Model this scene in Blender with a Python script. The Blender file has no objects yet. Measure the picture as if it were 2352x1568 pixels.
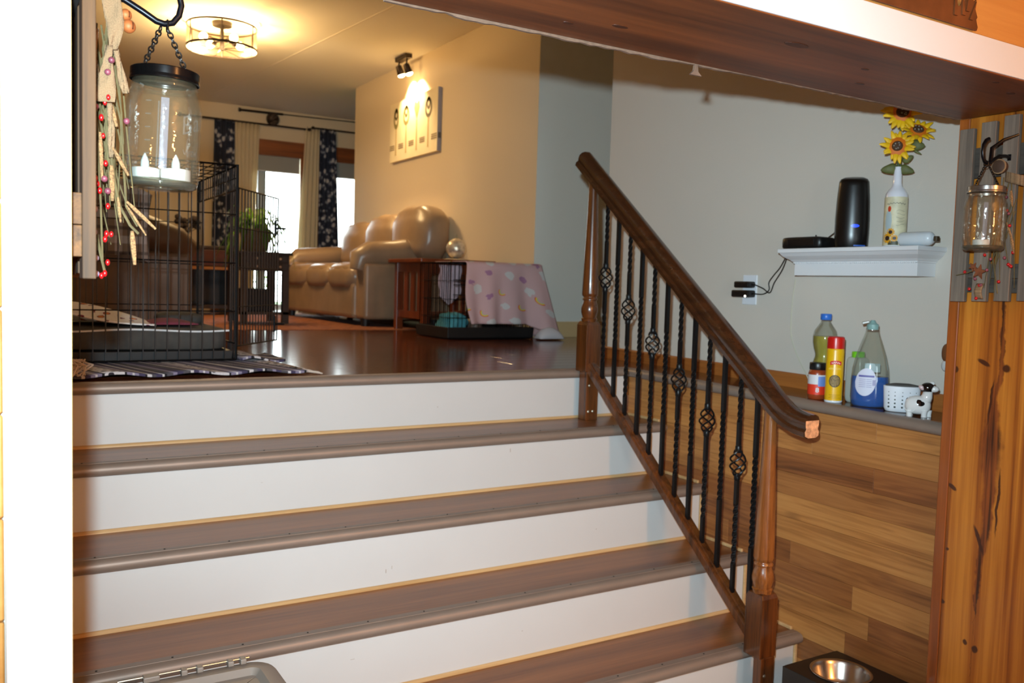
import bpy, math, random
from mathutils import Vector, Matrix
from math import sin, cos, pi, radians

# ------------------------------------------------------------------ camera, world, lights
scene = bpy.context.scene
COL = scene.collection
RND = random.Random(7)

CAM = Vector((-2.343, -2.896, 0.332))
YAW, PITCH, ROLL, FPX = 0.5420, -0.0633, 0.0294, 2004.4
_f = Vector((sin(YAW) * cos(PITCH), cos(YAW) * cos(PITCH), sin(PITCH)))
_r = Vector((cos(YAW), -sin(YAW), 0))
_u = _r.cross(_f)
CR = _r * cos(ROLL) + _u * sin(ROLL)
CU = _u * cos(ROLL) - _r * sin(ROLL)
CF = _f
cam = bpy.data.cameras.new('camera')
cam.sensor_width = 22.3
cam.lens = FPX * 22.3 / 2352
cam.clip_start = 0.05
cam.dof.use_dof = True
cam.dof.focus_distance = 1.6
cam.dof.aperture_fstop = 4.5
co = bpy.data.objects.new('camera', cam)
co.matrix_world = Matrix(((CR.x, CU.x, -CF.x, CAM.x), (CR.y, CU.y, -CF.y, CAM.y), (CR.z, CU.z, -CF.z, CAM.z), (0, 0, 0, 1)))
COL.objects.link(co)
scene.camera = co

world = bpy.data.worlds.new('sky')
scene.world = world
world.use_nodes = True
wb = world.node_tree.nodes['Background']
wb.inputs[0].default_value = (0.86, 0.95, 1.0, 1)
wb.inputs[1].default_value = 12.0

def add_light(name, kind, loc, energy, color, radius=0.05, look=None, **kw):
    l = bpy.data.lights.new(name, kind)
    l.energy = energy
    l.color = color
    if kind in ('POINT', 'SPOT'):
        l.shadow_soft_size = radius
    for k, v in kw.items():
        setattr(l, k, v)
    o = bpy.data.objects.new(name, l)
    o.location = loc
    if look is not None:
        o.rotation_euler = Vector(look).to_track_quat('-Z', 'Y').to_euler()
    COL.objects.link(o)
    return o

WARM = (1.0, 0.69, 0.33)
# the camera's built-in flash, a hand above and a little left of the lens
add_light('camera_flash', 'SPOT', (-2.375, -2.85, 0.455), 370, (0.66, 0.89, 1.0), 0.016, CF, spot_size=radians(90), spot_blend=1.0)
# ceiling lamp of the lower room, behind the photographer
add_light('kitchen_lamp_light', 'POINT', (-0.5, -4.7, 1.0), 150, (1.0, 0.44, 0.13), 0.12)

vs = scene.view_settings
vs.view_transform = 'Standard'
vs.look = 'None'
vs.exposure = 0.0
vs.gamma = 1.0
vs.use_curve_mapping = False
try:
    scene.cycles.use_denoising = True
    scene.cycles.max_bounces = 8
    scene.cycles.transparent_max_bounces = 16
    scene.cycles.caustics_reflective = False
    scene.cycles.caustics_refractive = False
    scene.cycles.sample_clamp_indirect = 4.0
except Exception:
    pass

# ------------------------------------------------------------------ materials
def lin(c):
    def f(v):
        v /= 255.0
        return v / 12.92 if v <= 0.04045 else ((v + 0.055) / 1.055) ** 2.4
    return (f(c[0]), f(c[1]), f(c[2]), 1.0)

MATS = {}
class NT:
    def __init__(self, name):
        self.m = bpy.data.materials.new(name)
        self.m.use_nodes = True
        self.t = self.m.node_tree
        self.b = self.t.nodes['Principled BSDF']
        self.out = self.t.nodes['Material Output']
    def n(self, typ, **kw):
        nd = self.t.nodes.new(typ)
        for k, v in kw.items():
            if k.startswith('i_'):
                key = k[2:]
                key = int(key) if key.isdigit() else key.replace('_', ' ')
                nd.inputs[key].default_value = v
            else:
                setattr(nd, k, v)
        return nd
    def l(self, a, ai, b, bi):
        self.t.links.new(a.outputs[ai], b.inputs[bi])
    def math(self, op, a, b=None, c=None):
        nd = self.t.nodes.new('ShaderNodeMath')
        nd.operation = op
        for i, v in enumerate((a, b, c)):
            if v is None:
                continue
            if isinstance(v, (int, float)):
                nd.inputs[i].default_value = v
            else:
                self.t.links.new(v, nd.inputs[i])
        return nd.outputs[0]
    def mix(self, fac, c1, c2):
        nd = self.t.nodes.new('ShaderNodeMix')
        nd.data_type = 'RGBA'
        for i, v in ((0, fac), (6, c1), (7, c2)):
            if isinstance(v, (int, float)):
                nd.inputs[i].default_value = v
            elif isinstance(v, tuple):
                nd.inputs[i].default_value = v
            else:
                self.t.links.new(v, nd.inputs[i])
        return nd.outputs[2]
    def ramp(self, fac, stops, interp='LINEAR'):
        nd = self.t.nodes.new('ShaderNodeValToRGB')
        cr = nd.color_ramp
        cr.interpolation = interp
        while len(cr.elements) < len(stops):
            cr.elements.new(0.5)
        for e, (p, c) in zip(cr.elements, stops):
            e.position = p
            e.color = c
        self.t.links.new(fac, nd.inputs[0])
        return nd.outputs[0]
    def bump(self, h, strength, dist=0.002):
        nd = self.t.nodes.new('ShaderNodeBump')
        nd.inputs['Strength'].default_value = strength
        nd.inputs['Distance'].default_value = dist
        self.t.links.new(h, nd.inputs['Height'])
        self.t.links.new(nd.outputs[0], self.b.inputs['Normal'])

def mat(name, c, rough=0.5, metal=0.0, noise=0.0, nscale=30.0, bump=0.0, bscale=200.0, coat=0.0, emit=None, trans=0.0, spec=None, alpha=None, sheen=0.0):
    if name in MATS:
        return MATS[name]
    k = NT(name)
    b = k.b
    b.inputs['Base Color'].default_value = lin(c)
    b.inputs['Roughness'].default_value = rough
    b.inputs['Metallic'].default_value = metal
    if spec is not None:
        b.inputs['Specular IOR Level'].default_value = spec
    if coat:
        b.inputs['Coat Weight'].default_value = coat
        b.inputs['Coat Roughness'].default_value = 0.12
    if sheen:
        b.inputs['Sheen Weight'].default_value = sheen
    if trans:
        b.inputs['Transmission Weight'].default_value = trans
    if emit:
        b.inputs['Emission Color'].default_value = lin(emit[0])
        b.inputs['Emission Strength'].default_value = emit[1]
    if alpha is not None:
        b.inputs['Alpha'].default_value = alpha
    if noise or bump:
        tc = k.n('ShaderNodeTexCoord')
    if noise:
        nz = k.n('ShaderNodeTexNoise', i_Scale=nscale, i_Detail=5.0)
        k.l(tc, 3, nz, 0)
        d = tuple(max(0, v * (1 - noise)) for v in lin(c)[:3]) + (1,)
        e = tuple(min(1, v * (1 + noise)) for v in lin(c)[:3]) + (1,)
        k.t.links.new(k.ramp(nz.outputs[0], [(0.3, d), (0.7, e)]), b.inputs['Base Color'])
    if bump:
        n2 = k.n('ShaderNodeTexNoise', i_Scale=bscale, i_Detail=3.0)
        k.l(tc, 3, n2, 0)
        k.bump(n2.outputs[0], bump)
    MATS[name] = k.m
    return k.m

def wood(name, c1, c2, axis, along=2.0, across=45.0, rough=0.4, coat=0.0, vary=0.0, knots=0.0, knotc=(50, 25, 10), hue=0.0, bump=0.08):
    """Grain stretched along one axis; every object takes its own slice through the grain."""
    if name in MATS:
        return MATS[name]
    k = NT(name)
    tc = k.n('ShaderNodeTexCoord')
    oi = k.n('ShaderNodeObjectInfo')
    off = k.n('ShaderNodeVectorMath', operation='SCALE')
    cx = k.n('ShaderNodeCombineXYZ')
    for i in range(3):
        k.l(oi, 'Random', cx, i)
    k.l(cx, 0, off, 0)
    off.inputs['Scale'].default_value = 17.3
    add = k.n('ShaderNodeVectorMath', operation='ADD')
    k.l(tc, 3, add, 0)
    k.l(off, 0, add, 1)
    mp = k.n('ShaderNodeMapping')
    s = [across] * 3
    s['XYZ'.index(axis)] = along
    mp.inputs['Scale'].default_value = s
    k.l(add, 0, mp, 0)
    n1 = k.n('ShaderNodeTexNoise', i_Scale=0.35, i_Detail=3.0, i_Distortion=0.6)
    k.l(mp, 0, n1, 0)
    n2 = k.n('ShaderNodeTexNoise', i_Scale=2.6, i_Detail=6.0, i_Roughness=0.65, i_Distortion=0.3)
    k.l(mp, 0, n2, 0)
    f = k.math('ADD', k.math('MULTIPLY', n1.outputs[0], 0.62), k.math('MULTIPLY', n2.outputs[0], 0.38))
    col = k.ramp(f, [(0.34, lin(c2)), (0.66, lin(c1))])
    if knots:
        mk = k.n('ShaderNodeMapping')
        ks = [6.5] * 3
        ks['XYZ'.index(axis)] = 2.6
        mk.inputs['Scale'].default_value = ks
        k.l(add, 0, mk, 0)
        vo = k.n('ShaderNodeTexVoronoi', i_Scale=1.0)
        k.l(mk, 0, vo, 0)
        sep = k.n('ShaderNodeSeparateColor')
        k.l(vo, 'Color', sep, 0)
        sel = k.math('GREATER_THAN', sep.outputs[0], 1.0 - knots)
        d = k.math('MULTIPLY_ADD', n2.outputs[0], 0.10, vo.outputs['Distance'])
        m = k.ramp(d, [(0.10, (1, 1, 1, 1)), (0.20, (0, 0, 0, 1))])
        col = k.mix(k.math('MULTIPLY', m, sel), col, lin(knotc))
    if vary or hue:
        hs = k.n('ShaderNodeHueSaturation')
        wn = k.n('ShaderNodeTexWhiteNoise', noise_dimensions='1D')
        k.l(oi, 'Random', wn, 'W')
        k.t.links.new(k.math('MULTIPLY_ADD', wn.outputs[0], 2 * vary, 1 - vary), hs.inputs['Value'])
        k.t.links.new(k.math('MULTIPLY_ADD', oi.outputs['Random'], 2 * hue, 0.5 - hue), hs.inputs['Hue'])
        k.t.links.new(col, hs.inputs['Color'])
        col = hs.outputs[0]
    k.t.links.new(col, k.b.inputs['Base Color'])
    k.b.inputs['Roughness'].default_value = rough
    if coat:
        k.b.inputs['Coat Weight'].default_value = coat
        k.b.inputs['Coat Roughness'].default_value = 0.1
    if bump:
        k.bump(n2.outputs[0], bump, 0.001)
    MATS[name] = k.m
    return k.m

def thin_glass(name, tint=(235, 240, 235), rough=0.02, body=0.0, bodyc=(200, 205, 200), refl=0.9, wavy=0.0):
    """Clear thin glass: see-through with fresnel reflections, optional faint body colour."""
    if name in MATS:
        return MATS[name]
    k = NT(name)
    tr = k.n('ShaderNodeBsdfTransparent')
    tr.inputs[0].default_value = lin(tint)
    gl = k.n('ShaderNodeBsdfGlossy')
    gl.inputs['Roughness'].default_value = rough
    if wavy:
        tc = k.n('ShaderNodeTexCoord')
        nz = k.n('ShaderNodeTexNoise', i_Scale=55.0, i_Detail=2.0)
        k.l(tc, 3, nz, 0)
        bp = k.n('ShaderNodeBump')
        bp.inputs['Strength'].default_value = wavy
        bp.inputs['Distance'].default_value = 0.004
        k.l(nz, 0, bp, 'Height')
        k.l(bp, 0, gl, 'Normal')
    fr = k.n('ShaderNodeFresnel', i_IOR=1.5)
    mx = k.n('ShaderNodeMixShader')
    fac = k.math('MINIMUM', k.math('MULTIPLY_ADD', fr.outputs[0], refl, 0.02), 0.35 if refl < 0.9 else 1.0)
    k.t.links.new(fac, mx.inputs[0])
    k.l(tr, 0, mx, 1)
    k.l(gl, 0, mx, 2)
    last = mx
    if body:
        df = k.n('ShaderNodeBsdfDiffuse')
        df.inputs[0].default_value = lin(bodyc)
        m2 = k.n('ShaderNodeMixShader')
        m2.inputs[0].default_value = body
        k.l(mx, 0, m2, 1)
        k.l(df, 0, m2, 2)
        last = m2
    k.l(last, 0, k.out, 0)
    MATS[name] = k.m
    return k.m

def leafy(name, c, trans_c, share=0.5, rough=0.8):
    """Thin sheet that lets light through: curtain cloth, leaves."""
    if name in MATS:
        return MATS[name]
    k = NT(name)
    k.b.inputs['Base Color'].default_value = lin(c)
    k.b.inputs['Roughness'].default_value = rough
    tl = k.n('ShaderNodeBsdfTranslucent')
    tl.inputs[0].default_value = lin(trans_c)
    mx = k.n('ShaderNodeMixShader')
    mx.inputs[0].default_value = share
    k.l(k.b, 0, mx, 1)
    k.l(tl, 0, mx, 2)
    k.l(mx, 0, k.out, 0)
    MATS[name] = k.m
    return k.m

# ------------------------------------------------------------------ mesh helpers
def V(*a):
    return Vector(a)

class MB:
    def __init__(self):
        self.v = []
        self.f = []
    def add(self, vs, fs):
        n = len(self.v)
        self.v += [tuple(p) for p in vs]
        self.f += [tuple(i + n for i in f) for f in fs]
        return self
    def box(self, x0, x1, y0, y1, z0, z1, M=None):
        vs = [V(x, y, z) for z in (z0, z1) for y in (y0, y1) for x in (x0, x1)]
        if M is not None:
            vs = [M @ p for p in vs]
        return self.add(vs, [(0, 2, 3, 1), (4, 5, 7, 6), (0, 1, 5, 4), (2, 6, 7, 3), (0, 4, 6, 2), (1, 3, 7, 5)])
    def rings(self, rs, closed=True, caps=True):
        n = len(rs[0])
        vs = [p for r in rs for p in r]
        fs = []
        for i in range(len(rs) - 1):
            for j in range(n if closed else n - 1):
                a, b = i * n + j, i * n + (j + 1) % n
                fs.append((a, b, b + n, a + n))
        if caps and closed:
            fs.append(tuple(range(n - 1, -1, -1)))
            fs.append(tuple((len(rs) - 1) * n + j for j in range(n)))
        return self.add(vs, fs)
    def tube(self, pts, r, n=8, caps=True):
        pts = [Vector(p) for p in pts]
        rs = []
        up = None
        for i, p in enumerate(pts):
            t = (pts[min(i + 1, len(pts) - 1)] - pts[max(i - 1, 0)])
            if t.length < 1e-9:
                t = V(0, 0, 1)
            t.normalize()
            if up is None:
                up = V(0, 0, 1) if abs(t.z) < 0.9 else V(1, 0, 0)
            a = t.cross(up)
            if a.length < 1e-6:
                a = t.cross(V(0, 1, 0.1))
            a.normalize()
            b = a.cross(t).normalized()
            up = b
            rr = r[i] if isinstance(r, (list, tuple)) else r
            rs.append([p + (a * cos(2 * pi * j / n) + b * sin(2 * pi * j / n)) * rr for j in range(n)])
        return self.rings(rs, True, caps)
    def lathe(self, prof, c=(0, 0, 0), n=24, M=None, sx=1.0, sy=1.0, caps=True):
        c = Vector(c)
        rs = []
        for r, z in prof:
            ring = [V(r * sx * cos(2 * pi * j / n), r * sy * sin(2 * pi * j / n), z) for j in range(n)]
            if M is not None:
                ring = [M @ p for p in ring]
            rs.append([c + p for p in ring])
        return self.rings(rs, True, caps)
    def sphere(self, c, r, n=10, m=7, s=(1, 1, 1), M=None):
        prof = [(max(1e-4, sin(pi * i / m)), -cos(pi * i / m)) for i in range(m + 1)]
        c = Vector(c)
        rs = []
        for a, z in prof:
            ring = [V(a * r * s[0] * cos(2 * pi * j / n), a * r * s[1] * sin(2 * pi * j / n), z * r * s[2]) for j in range(n)]
            if M is not None:
                ring = [M @ p for p in ring]
            rs.append([c + p for p in ring])
        return self.rings(rs, True, False)
    def puff(self, c, s, e=0.5, n=28, m=16, fn=None, M=None):
        """Superellipsoid cushion with half sizes s; small e = boxier."""
        def sp(v, p):
            return math.copysign(abs(v) ** p, v)
        c = Vector(c)
        rs = []
        for i in range(m + 1):
            ph = -pi / 2 + pi * i / m
            ring = []
            for j in range(n):
                th = 2 * pi * j / n
                cc = max(1e-3, sp(cos(ph), e)) if i not in (0, m) else 1e-3
                p = V(s[0] * cc * sp(cos(th), e), s[1] * cc * sp(sin(th), e), s[2] * sp(sin(ph), e))
                if fn:
                    p = fn(p)
                if M is not None:
                    p = M @ p
                ring.append(c + p)
            rs.append(ring)
        return self.rings(rs, True, True)
    def prism(self, pts, d, fn):
        """Extrude a 2D outline: fn(u, v, w) -> point, w runs 0..d."""
        n = len(pts)
        vs = [fn(u, v, 0) for u, v in pts] + [fn(u, v, d) for u, v in pts]
        fs = [tuple(range(n - 1, -1, -1)), tuple(range(n, 2 * n))]
        for i in range(n):
            j = (i + 1) % n
            fs.append((i, j, j + n, i + n))
        return self.add(vs, fs)
    def sheet(self, fn, nu, nv, th=0.0):
        """Grid surface fn(u, v) in 0..1, optional thickness along -normal by duplicating."""
        P = [[Vector(fn(i / nu, j / nv)) for j in range(nv + 1)] for i in range(nu + 1)]
        vs = [p for row in P for p in row]
        fs = []
        w = nv + 1
        for i in range(nu):
            for j in range(nv):
                a = i * w + j
                fs.append((a, a + 1, a + w + 1, a + w))
        return self.add(vs, fs)
    def build(self, name, m, parent=None, smooth=False, bevel=0.0, angle=40, solid=0.0, subsurf=0, seg=2):
        me = bpy.data.meshes.new(name)
        off = parent.matrix_world.translation if parent is not None else V(0, 0, 0)
        if parent is not None:
            q = parent
            off = V(0, 0, 0)
            while q is not None:
                off = off + q.location
                q = q.parent
        me.from_pydata([(x - off.x, y - off.y, z - off.z) for x, y, z in self.v], [], self.f)
        me.materials.append(m)
        me.update()
        if smooth:
            for p in me.polygons:
                p.use_smooth = True
            if angle < 180:
                me.set_sharp_from_angle(angle=radians(angle))
        o = bpy.data.objects.new(name, me)
        COL.objects.link(o)
        if parent is not None:
            o.parent = parent
        if bevel:
            b = o.modifiers.new('bevel', 'BEVEL')
            b.width = bevel
            b.segments = seg
            b.limit_method = 'ANGLE'
        if solid:
            b = o.modifiers.new('solid', 'SOLIDIFY')
            b.thickness = solid
            b.offset = 0
        if subsurf:
            b = o.modifiers.new('sub', 'SUBSURF')
            b.levels = subsurf
            b.render_levels = subsurf
        return o

def tag(o, label=None, cat=None, group=None, kind=None):
    if label: o['label'] = label
    if cat: o['category'] = cat
    if group: o['group'] = group
    if kind: o['kind'] = kind
    return o

def thing(name, label, cat, loc=(0, 0, 0), group=None):
    o = bpy.data.objects.new(name, None)
    o.empty_display_size = 0.05
    o.location = loc
    COL.objects.link(o)
    return tag(o, label, cat, group)

def struct(name, loc=(0, 0, 0), label=None):
    o = bpy.data.objects.new(name, None)
    o.location = loc
    COL.objects.link(o)
    return tag(o, label, None, None, 'structure')

def S(o, label=None):
    return tag(o, label, None, None, 'structure')

def box(*a):
    return MB().box(*a)

def rotz(a): return Matrix.Rotation(a, 4, 'Z')
def rotx(a): return Matrix.Rotation(a, 4, 'X')
def roty(a): return Matrix.Rotation(a, 4, 'Y')
def trans(*a): return Matrix.Translation(Vector(a))

def text_polys(s, size, shear=0.0, bold=0.0):
    cu = bpy.data.curves.new('t', 'FONT')
    cu.body = s
    cu.size = size
    cu.shear = shear
    cu.offset = bold
    cu.align_x = 'CENTER'
    cu.align_y = 'CENTER'
    cu.resolution_u = 2
    ob = bpy.data.objects.new('t', cu)
    COL.objects.link(ob)
    dg = bpy.context.evaluated_depsgraph_get()
    ev = ob.evaluated_get(dg)
    me = ev.to_mesh()
    vs = [(v.co.x, v.co.y) for v in me.vertices]
    fs = [tuple(p.vertices) for p in me.polygons]
    ev.to_mesh_clear()
    bpy.data.objects.remove(ob)
    bpy.data.curves.remove(cu)
    return vs, fs

def link_copy(o, parent, loc=None):
    c = o.copy()
    COL.objects.link(c)
    c.parent = parent
    if loc is not None:
        c.location = loc
    return c
# ------------------------------------------------------------------ palette
M_wall_white = mat('wall_white', (206, 197, 186), 0.75, bump=0.25, bscale=160)
M_wall_gray = mat('wall_gray', (224, 222, 212), 0.75, bump=0.15, bscale=120)
M_wall_tan = mat('wall_tan', (212, 194, 164), 0.75, bump=0.15, bscale=120)
M_ceil = mat('ceiling_paint', (250, 244, 230), 0.8)
M_riser = mat('riser_white', (203, 202, 200), 0.45, noise=0.012, nscale=6)
M_white = mat('white_trim', (222, 222, 224), 0.4)
M_tread = wood('tread_laminate', (148, 92, 48), (98, 55, 27), 'X', 1.6, 40, rough=0.3, vary=0.06)
M_floor = wood('floor_laminate', (124, 66, 40), (78, 40, 24), 'X', 1.5, 40, rough=0.14, vary=0.12)
M_nosing = mat('nosing_metal', (142, 126, 114), 0.46, metal=0.3, noise=0.05, nscale=12)
M_pale = wood('pale_pine_trim', (214, 178, 128), (180, 140, 90), 'X', 2, 60, rough=0.45)
M_base_or = wood('orange_baseboard', (176, 106, 48), (128, 70, 28), 'Y', 2, 50, rough=0.4)
def plank_mat():
    k = NT('hickory_plank')
    tc = k.n('ShaderNodeTexCoord')
    oi = k.n('ShaderNodeObjectInfo')
    wn = k.n('ShaderNodeTexWhiteNoise', noise_dimensions='1D')
    k.l(oi, 'Random', wn, 'W')
    cx = k.n('ShaderNodeCombineXYZ')
    k.t.links.new(k.math('MULTIPLY', oi.outputs['Random'], 37.0), cx.inputs[1])
    k.t.links.new(k.math('MULTIPLY', oi.outputs['Random'], 11.0), cx.inputs[2])
    add = k.n('ShaderNodeVectorMath', operation='ADD')
    k.l(tc, 3, add, 0); k.l(cx, 0, add, 1)
    # cathedral figure: rings of a stretched, warped distance field
    mp = k.n('ShaderNodeMapping')
    mp.inputs['Scale'].default_value = (3.0, 0.8, 11.0)
    k.l(add, 0, mp, 0)
    n0 = k.n('ShaderNodeTexNoise', i_Scale=1.6, i_Detail=2.0, i_Distortion=0.4)
    k.l(mp, 0, n0, 0)
    rings = k.math('SINE', k.math('MULTIPLY', n0.outputs[0], 60.0))
    mq = k.n('ShaderNodeMapping')
    mq.inputs['Scale'].default_value = (60.0, 4.0, 110.0)
    k.l(add, 0, mq, 0)
    n1 = k.n('ShaderNodeTexNoise', i_Scale=1.0, i_Detail=5.0)
    k.l(mq, 0, n1, 0)
    f = k.math('ADD', k.math('MULTIPLY_ADD', rings, 0.045, k.math('MULTIPLY_ADD', n0.outputs[0], 0.7, 0.15)), k.math('MULTIPLY_ADD', n1.outputs[0], 0.5, -0.25))
    light = k.ramp(f, [(0.28, lin((150, 94, 46))), (0.50, lin((188, 126, 66))), (0.74, lin((204, 144, 80)))])
    dark = k.ramp(f, [(0.26, lin((100, 56, 27))), (0.50, lin((142, 84, 42))), (0.75, lin((166, 104, 54)))])
    tone = k.ramp(wn.outputs[0], [(0.25, (0, 0, 0, 1)), (0.95, (1, 1, 1, 1))])
    col = k.mix(tone, dark, light)
    mk = k.n('ShaderNodeMapping')
    mk.inputs['Scale'].default_value = (4, 3.2, 9.0)
    k.l(add, 0, mk, 0)
    vo = k.n('ShaderNodeTexVoronoi', i_Scale=1.0)
    k.l(mk, 0, vo, 0)
    sep = k.n('ShaderNodeSeparateColor')
    k.l(vo, 'Color', sep, 0)
    d = k.math('MULTIPLY_ADD', n1.outputs[0], 0.08, vo.outputs['Distance'])
    m1 = k.math('MULTIPLY', k.ramp(d, [(0.06, (1, 1, 1, 1)), (0.22, (0, 0, 0, 1))]), k.math('GREATER_THAN', sep.outputs[0], 0.84))
    col = k.mix(m1, col, lin((84, 48, 30)))
    k.t.links.new(col, k.b.inputs['Base Color'])
    k.b.inputs['Roughness'].default_value = 0.42
    k.bump(n1.outputs[0], 0.06, 0.001)
    MATS['hickory_plank'] = k.m
    return k.m
M_plank = plank_mat()
M_beam = wood('beam_board', (142, 76, 34), (86, 42, 17), 'X', 1.2, 26, rough=0.45, knots=0.12, knotc=(52, 24, 10))
def jamb_mat():
    k = NT('jamb_pine')
    tc = k.n('ShaderNodeTexCoord')
    sx = k.n('ShaderNodeSeparateXYZ')
    k.l(tc, 3, sx, 0)
    Yo, Zo = sx.outputs[1], sx.outputs[2]
    mp = k.n('ShaderNodeMapping')
    mp.inputs['Scale'].default_value = (10.0, 34.0, 0.55)
    k.l(tc, 3, mp, 0)
    n0 = k.n('ShaderNodeTexNoise', i_Scale=1.0, i_Detail=3.0, i_Distortion=0.5)
    k.l(mp, 0, n0, 0)
    mq = k.n('ShaderNodeMapping')
    mq.inputs['Scale'].default_value = (120.0, 160.0, 5.0)
    k.l(tc, 3, mq, 0)
    n1 = k.n('ShaderNodeTexNoise', i_Scale=1.0, i_Detail=5.0)
    k.l(mq, 0, n1, 0)
    f = k.math('ADD', k.math('MULTIPLY', n0.outputs[0], 0.78), k.math('MULTIPLY', n1.outputs[0], 0.22))
    col = k.ramp(f, [(0.34, lin((112, 52, 10))), (0.47, lin((166, 92, 24))), (0.62, lin((200, 126, 42)))])
    nw = k.n('ShaderNodeTexNoise', i_Scale=24.0, i_Detail=4.0)
    k.l(tc, 3, nw, 0)
    wob = k.math('MULTIPLY_ADD', nw.outputs[0], 0.030, -0.015)
    yw = k.math('ADD', Yo, wob)
    def curve(pts):
        st = [((z + 0.6) / 1.0, (v, v, v, 1)) for z, v in sorted(pts)]
        return k.ramp(k.math('MULTIPLY_ADD', Zo, 1.0, 0.6), st)
    yc = k.math('MULTIPLY_ADD', curve([(.30, .337), (.14, .317), (.06, .377), (-.05, .367), (-.12, .36), (-.25, .36), (-.36, .40), (-.5, .423)]), 0.3, -1.7)
    hw = k.math('MULTIPLY', curve([(.38, .03), (.30, .05), (.14, .11), (.06, .13), (-.05, .36), (-.10, .34), (-.15, .24), (-.25, .16), (-.40, .11), (-.49, .07), (-.52, 0.0)]), 0.1)
    dist = k.math('DIVIDE', k.math('ABSOLUTE', k.math('SUBTRACT', yw, yc)), k.math('MAXIMUM', hw, 0.0004))
    m1 = k.ramp(dist, [(0.55, (1, 1, 1, 1)), (1.15, (0, 0, 0, 1))])
    bark = k.ramp(n1.outputs[0], [(0.36, lin((48, 20, 8))), (0.5, lin((110, 52, 18))), (0.64, lin((142, 72, 26)))])
    col = k.mix(k.math('MULTIPLY', m1, 0.92), col, bark)
    def knot_(col, y, z, ry, rz, rot=0.0):
        dy, dz = k.math('ADD', k.math('MULTIPLY_ADD', wob, 0.5, Yo), -y), k.math('ADD', Zo, -z)
        u = k.math('ADD', k.math('MULTIPLY', dy, cos(rot)), k.math('MULTIPLY', dz, sin(rot)))
        v = k.math('SUBTRACT', k.math('MULTIPLY', dz, cos(rot)), k.math('MULTIPLY', dy, sin(rot)))
        q = k.math('ADD', k.math('POWER', k.math('ABSOLUTE', k.math('DIVIDE', u, ry)), 2.0), k.math('POWER', k.math('ABSOLUTE', k.math('DIVIDE', v, rz)), 2.0))
        return k.mix(k.ramp(q, [(0.45, (0.95, 0.95, 0.95, 1)), (1.6, (0, 0, 0, 1))]), col, lin((62, 26, 9)))
    for (y, z, a_, b_, r_) in [(-1.556, .165, .020, .007, 0.5), (-1.618, .155, .013, .012, 0), (-1.478, .14, .011, .011, 0), (-1.488, -.185, .016, .007, 0.6), (-1.552, -.60, .007, .009, 0), (-1.580, -.61, .010, .012, 0), (-1.487, -.36, .005, .005, 0), (-1.477, -.51, .012, .007, 0), (-1.470, .09, .005, .014, 0), (-1.572, -.312, .045, .006, 1.19), (-1.580, .06, .004, .07, 0.08), (-1.617, -.20, .004, .10, 0.02)]:
        col = knot_(col, y, z, a_, b_, r_)
    k.t.links.new(col, k.b.inputs['Base Color'])
    k.b.inputs['Roughness'].default_value = 0.4
    k.b.inputs['Coat Weight'].default_value = 0.25
    k.b.inputs['Coat Roughness'].default_value = 0.15
    k.bump(n1.outputs[0], 0.06, 0.001)
    MATS['jamb_pine'] = k.m
    return k.m
M_jamb = jamb_mat()
M_jamb_dark = wood('jamb_pine_red', (170, 90, 32), (108, 50, 16), 'Z', 1.2, 30, rough=0.36, knots=0.14, knotc=(64, 28, 10), coat=0.3)
M_bark = wood('bark_streak', (142, 72, 24), (66, 30, 10), 'Z', 4, 90, rough=0.55)
M_knot = mat('pine_knot', (72, 32, 12), 0.5, noise=0.4, nscale=120)
M_pine = wood('wall_pine', (216, 156, 84), (188, 122, 56), 'X', 1.0, 20, rough=0.4, vary=0.06, knots=0.10, knotc=(96, 48, 18))
M_plaster = mat('old_plaster', (120, 92, 74), 0.9, noise=0.2, nscale=60)
M_tile = mat('lower_floor_tile', (150, 138, 122), 0.4, noise=0.05)
M_void = mat('dark_gap', (30, 24, 20), 0.8)

TR, HR = 0.2403, 0.2014      # tread run, riser height
NT_ = 0.035                  # nosing thickness
XL, XR = -2.262, -0.065      # faces of the opening's jambs
YF, YB = -1.785, -1.45       # front and back of the wall with the opening
ZH = 0.82                    # underside of the header
ZLOW = -5 * HR
ZC = 2.19
XT, YT = 0.72, 1.945         # tan block: face along Y and face along X
YW = 6.85                    # window wall
SX0, SX1 = -2.50, 0.0        # stair width

# ------------------------------------------------------------------ upper floor
floor = struct('floor', (0, 0, 0), 'dark brown laminate floor of the upper room')
box(-3.5, 3.0, 0.045, YW, -0.12, -0.014).build('floor_bed', M_void, floor)
pl = {}
row = 0
y = 0.03
while y < 2.3:
    x = -3.5 - RND.random() * 0.9
    while x < 3.0:
        L = 1.22
        x0, x1 = max(x, -3.5), min(x + L, 3.0)
        if x1 - x0 > 0.05:
            box(x0 + 0.0006, x1 - 0.0006, y + 0.0006, y + 0.1264, -0.014, 0.0).build('floor_plank', M_floor, floor, bevel=0.0008, seg=1)
        x += L
    y += 0.127
    row += 1
m = MB()
y0 = y
while y < YW:
    x = -3.5 - RND.random() * 0.9
    while x < 3.0:
        x0, x1 = max(x, -3.5), min(x + 1.22, 3.0)
        if x1 - x0 > 0.05:
            m.box(x0 + 0.0008, x1 - 0.0008, y + 0.0008, min(y + 0.1262, YW), -0.014, 0.0)
        x += 1.22
    y += 0.127
tag(m.build('floor_planks_far', M_floor, floor), kind='stuff')

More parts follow.
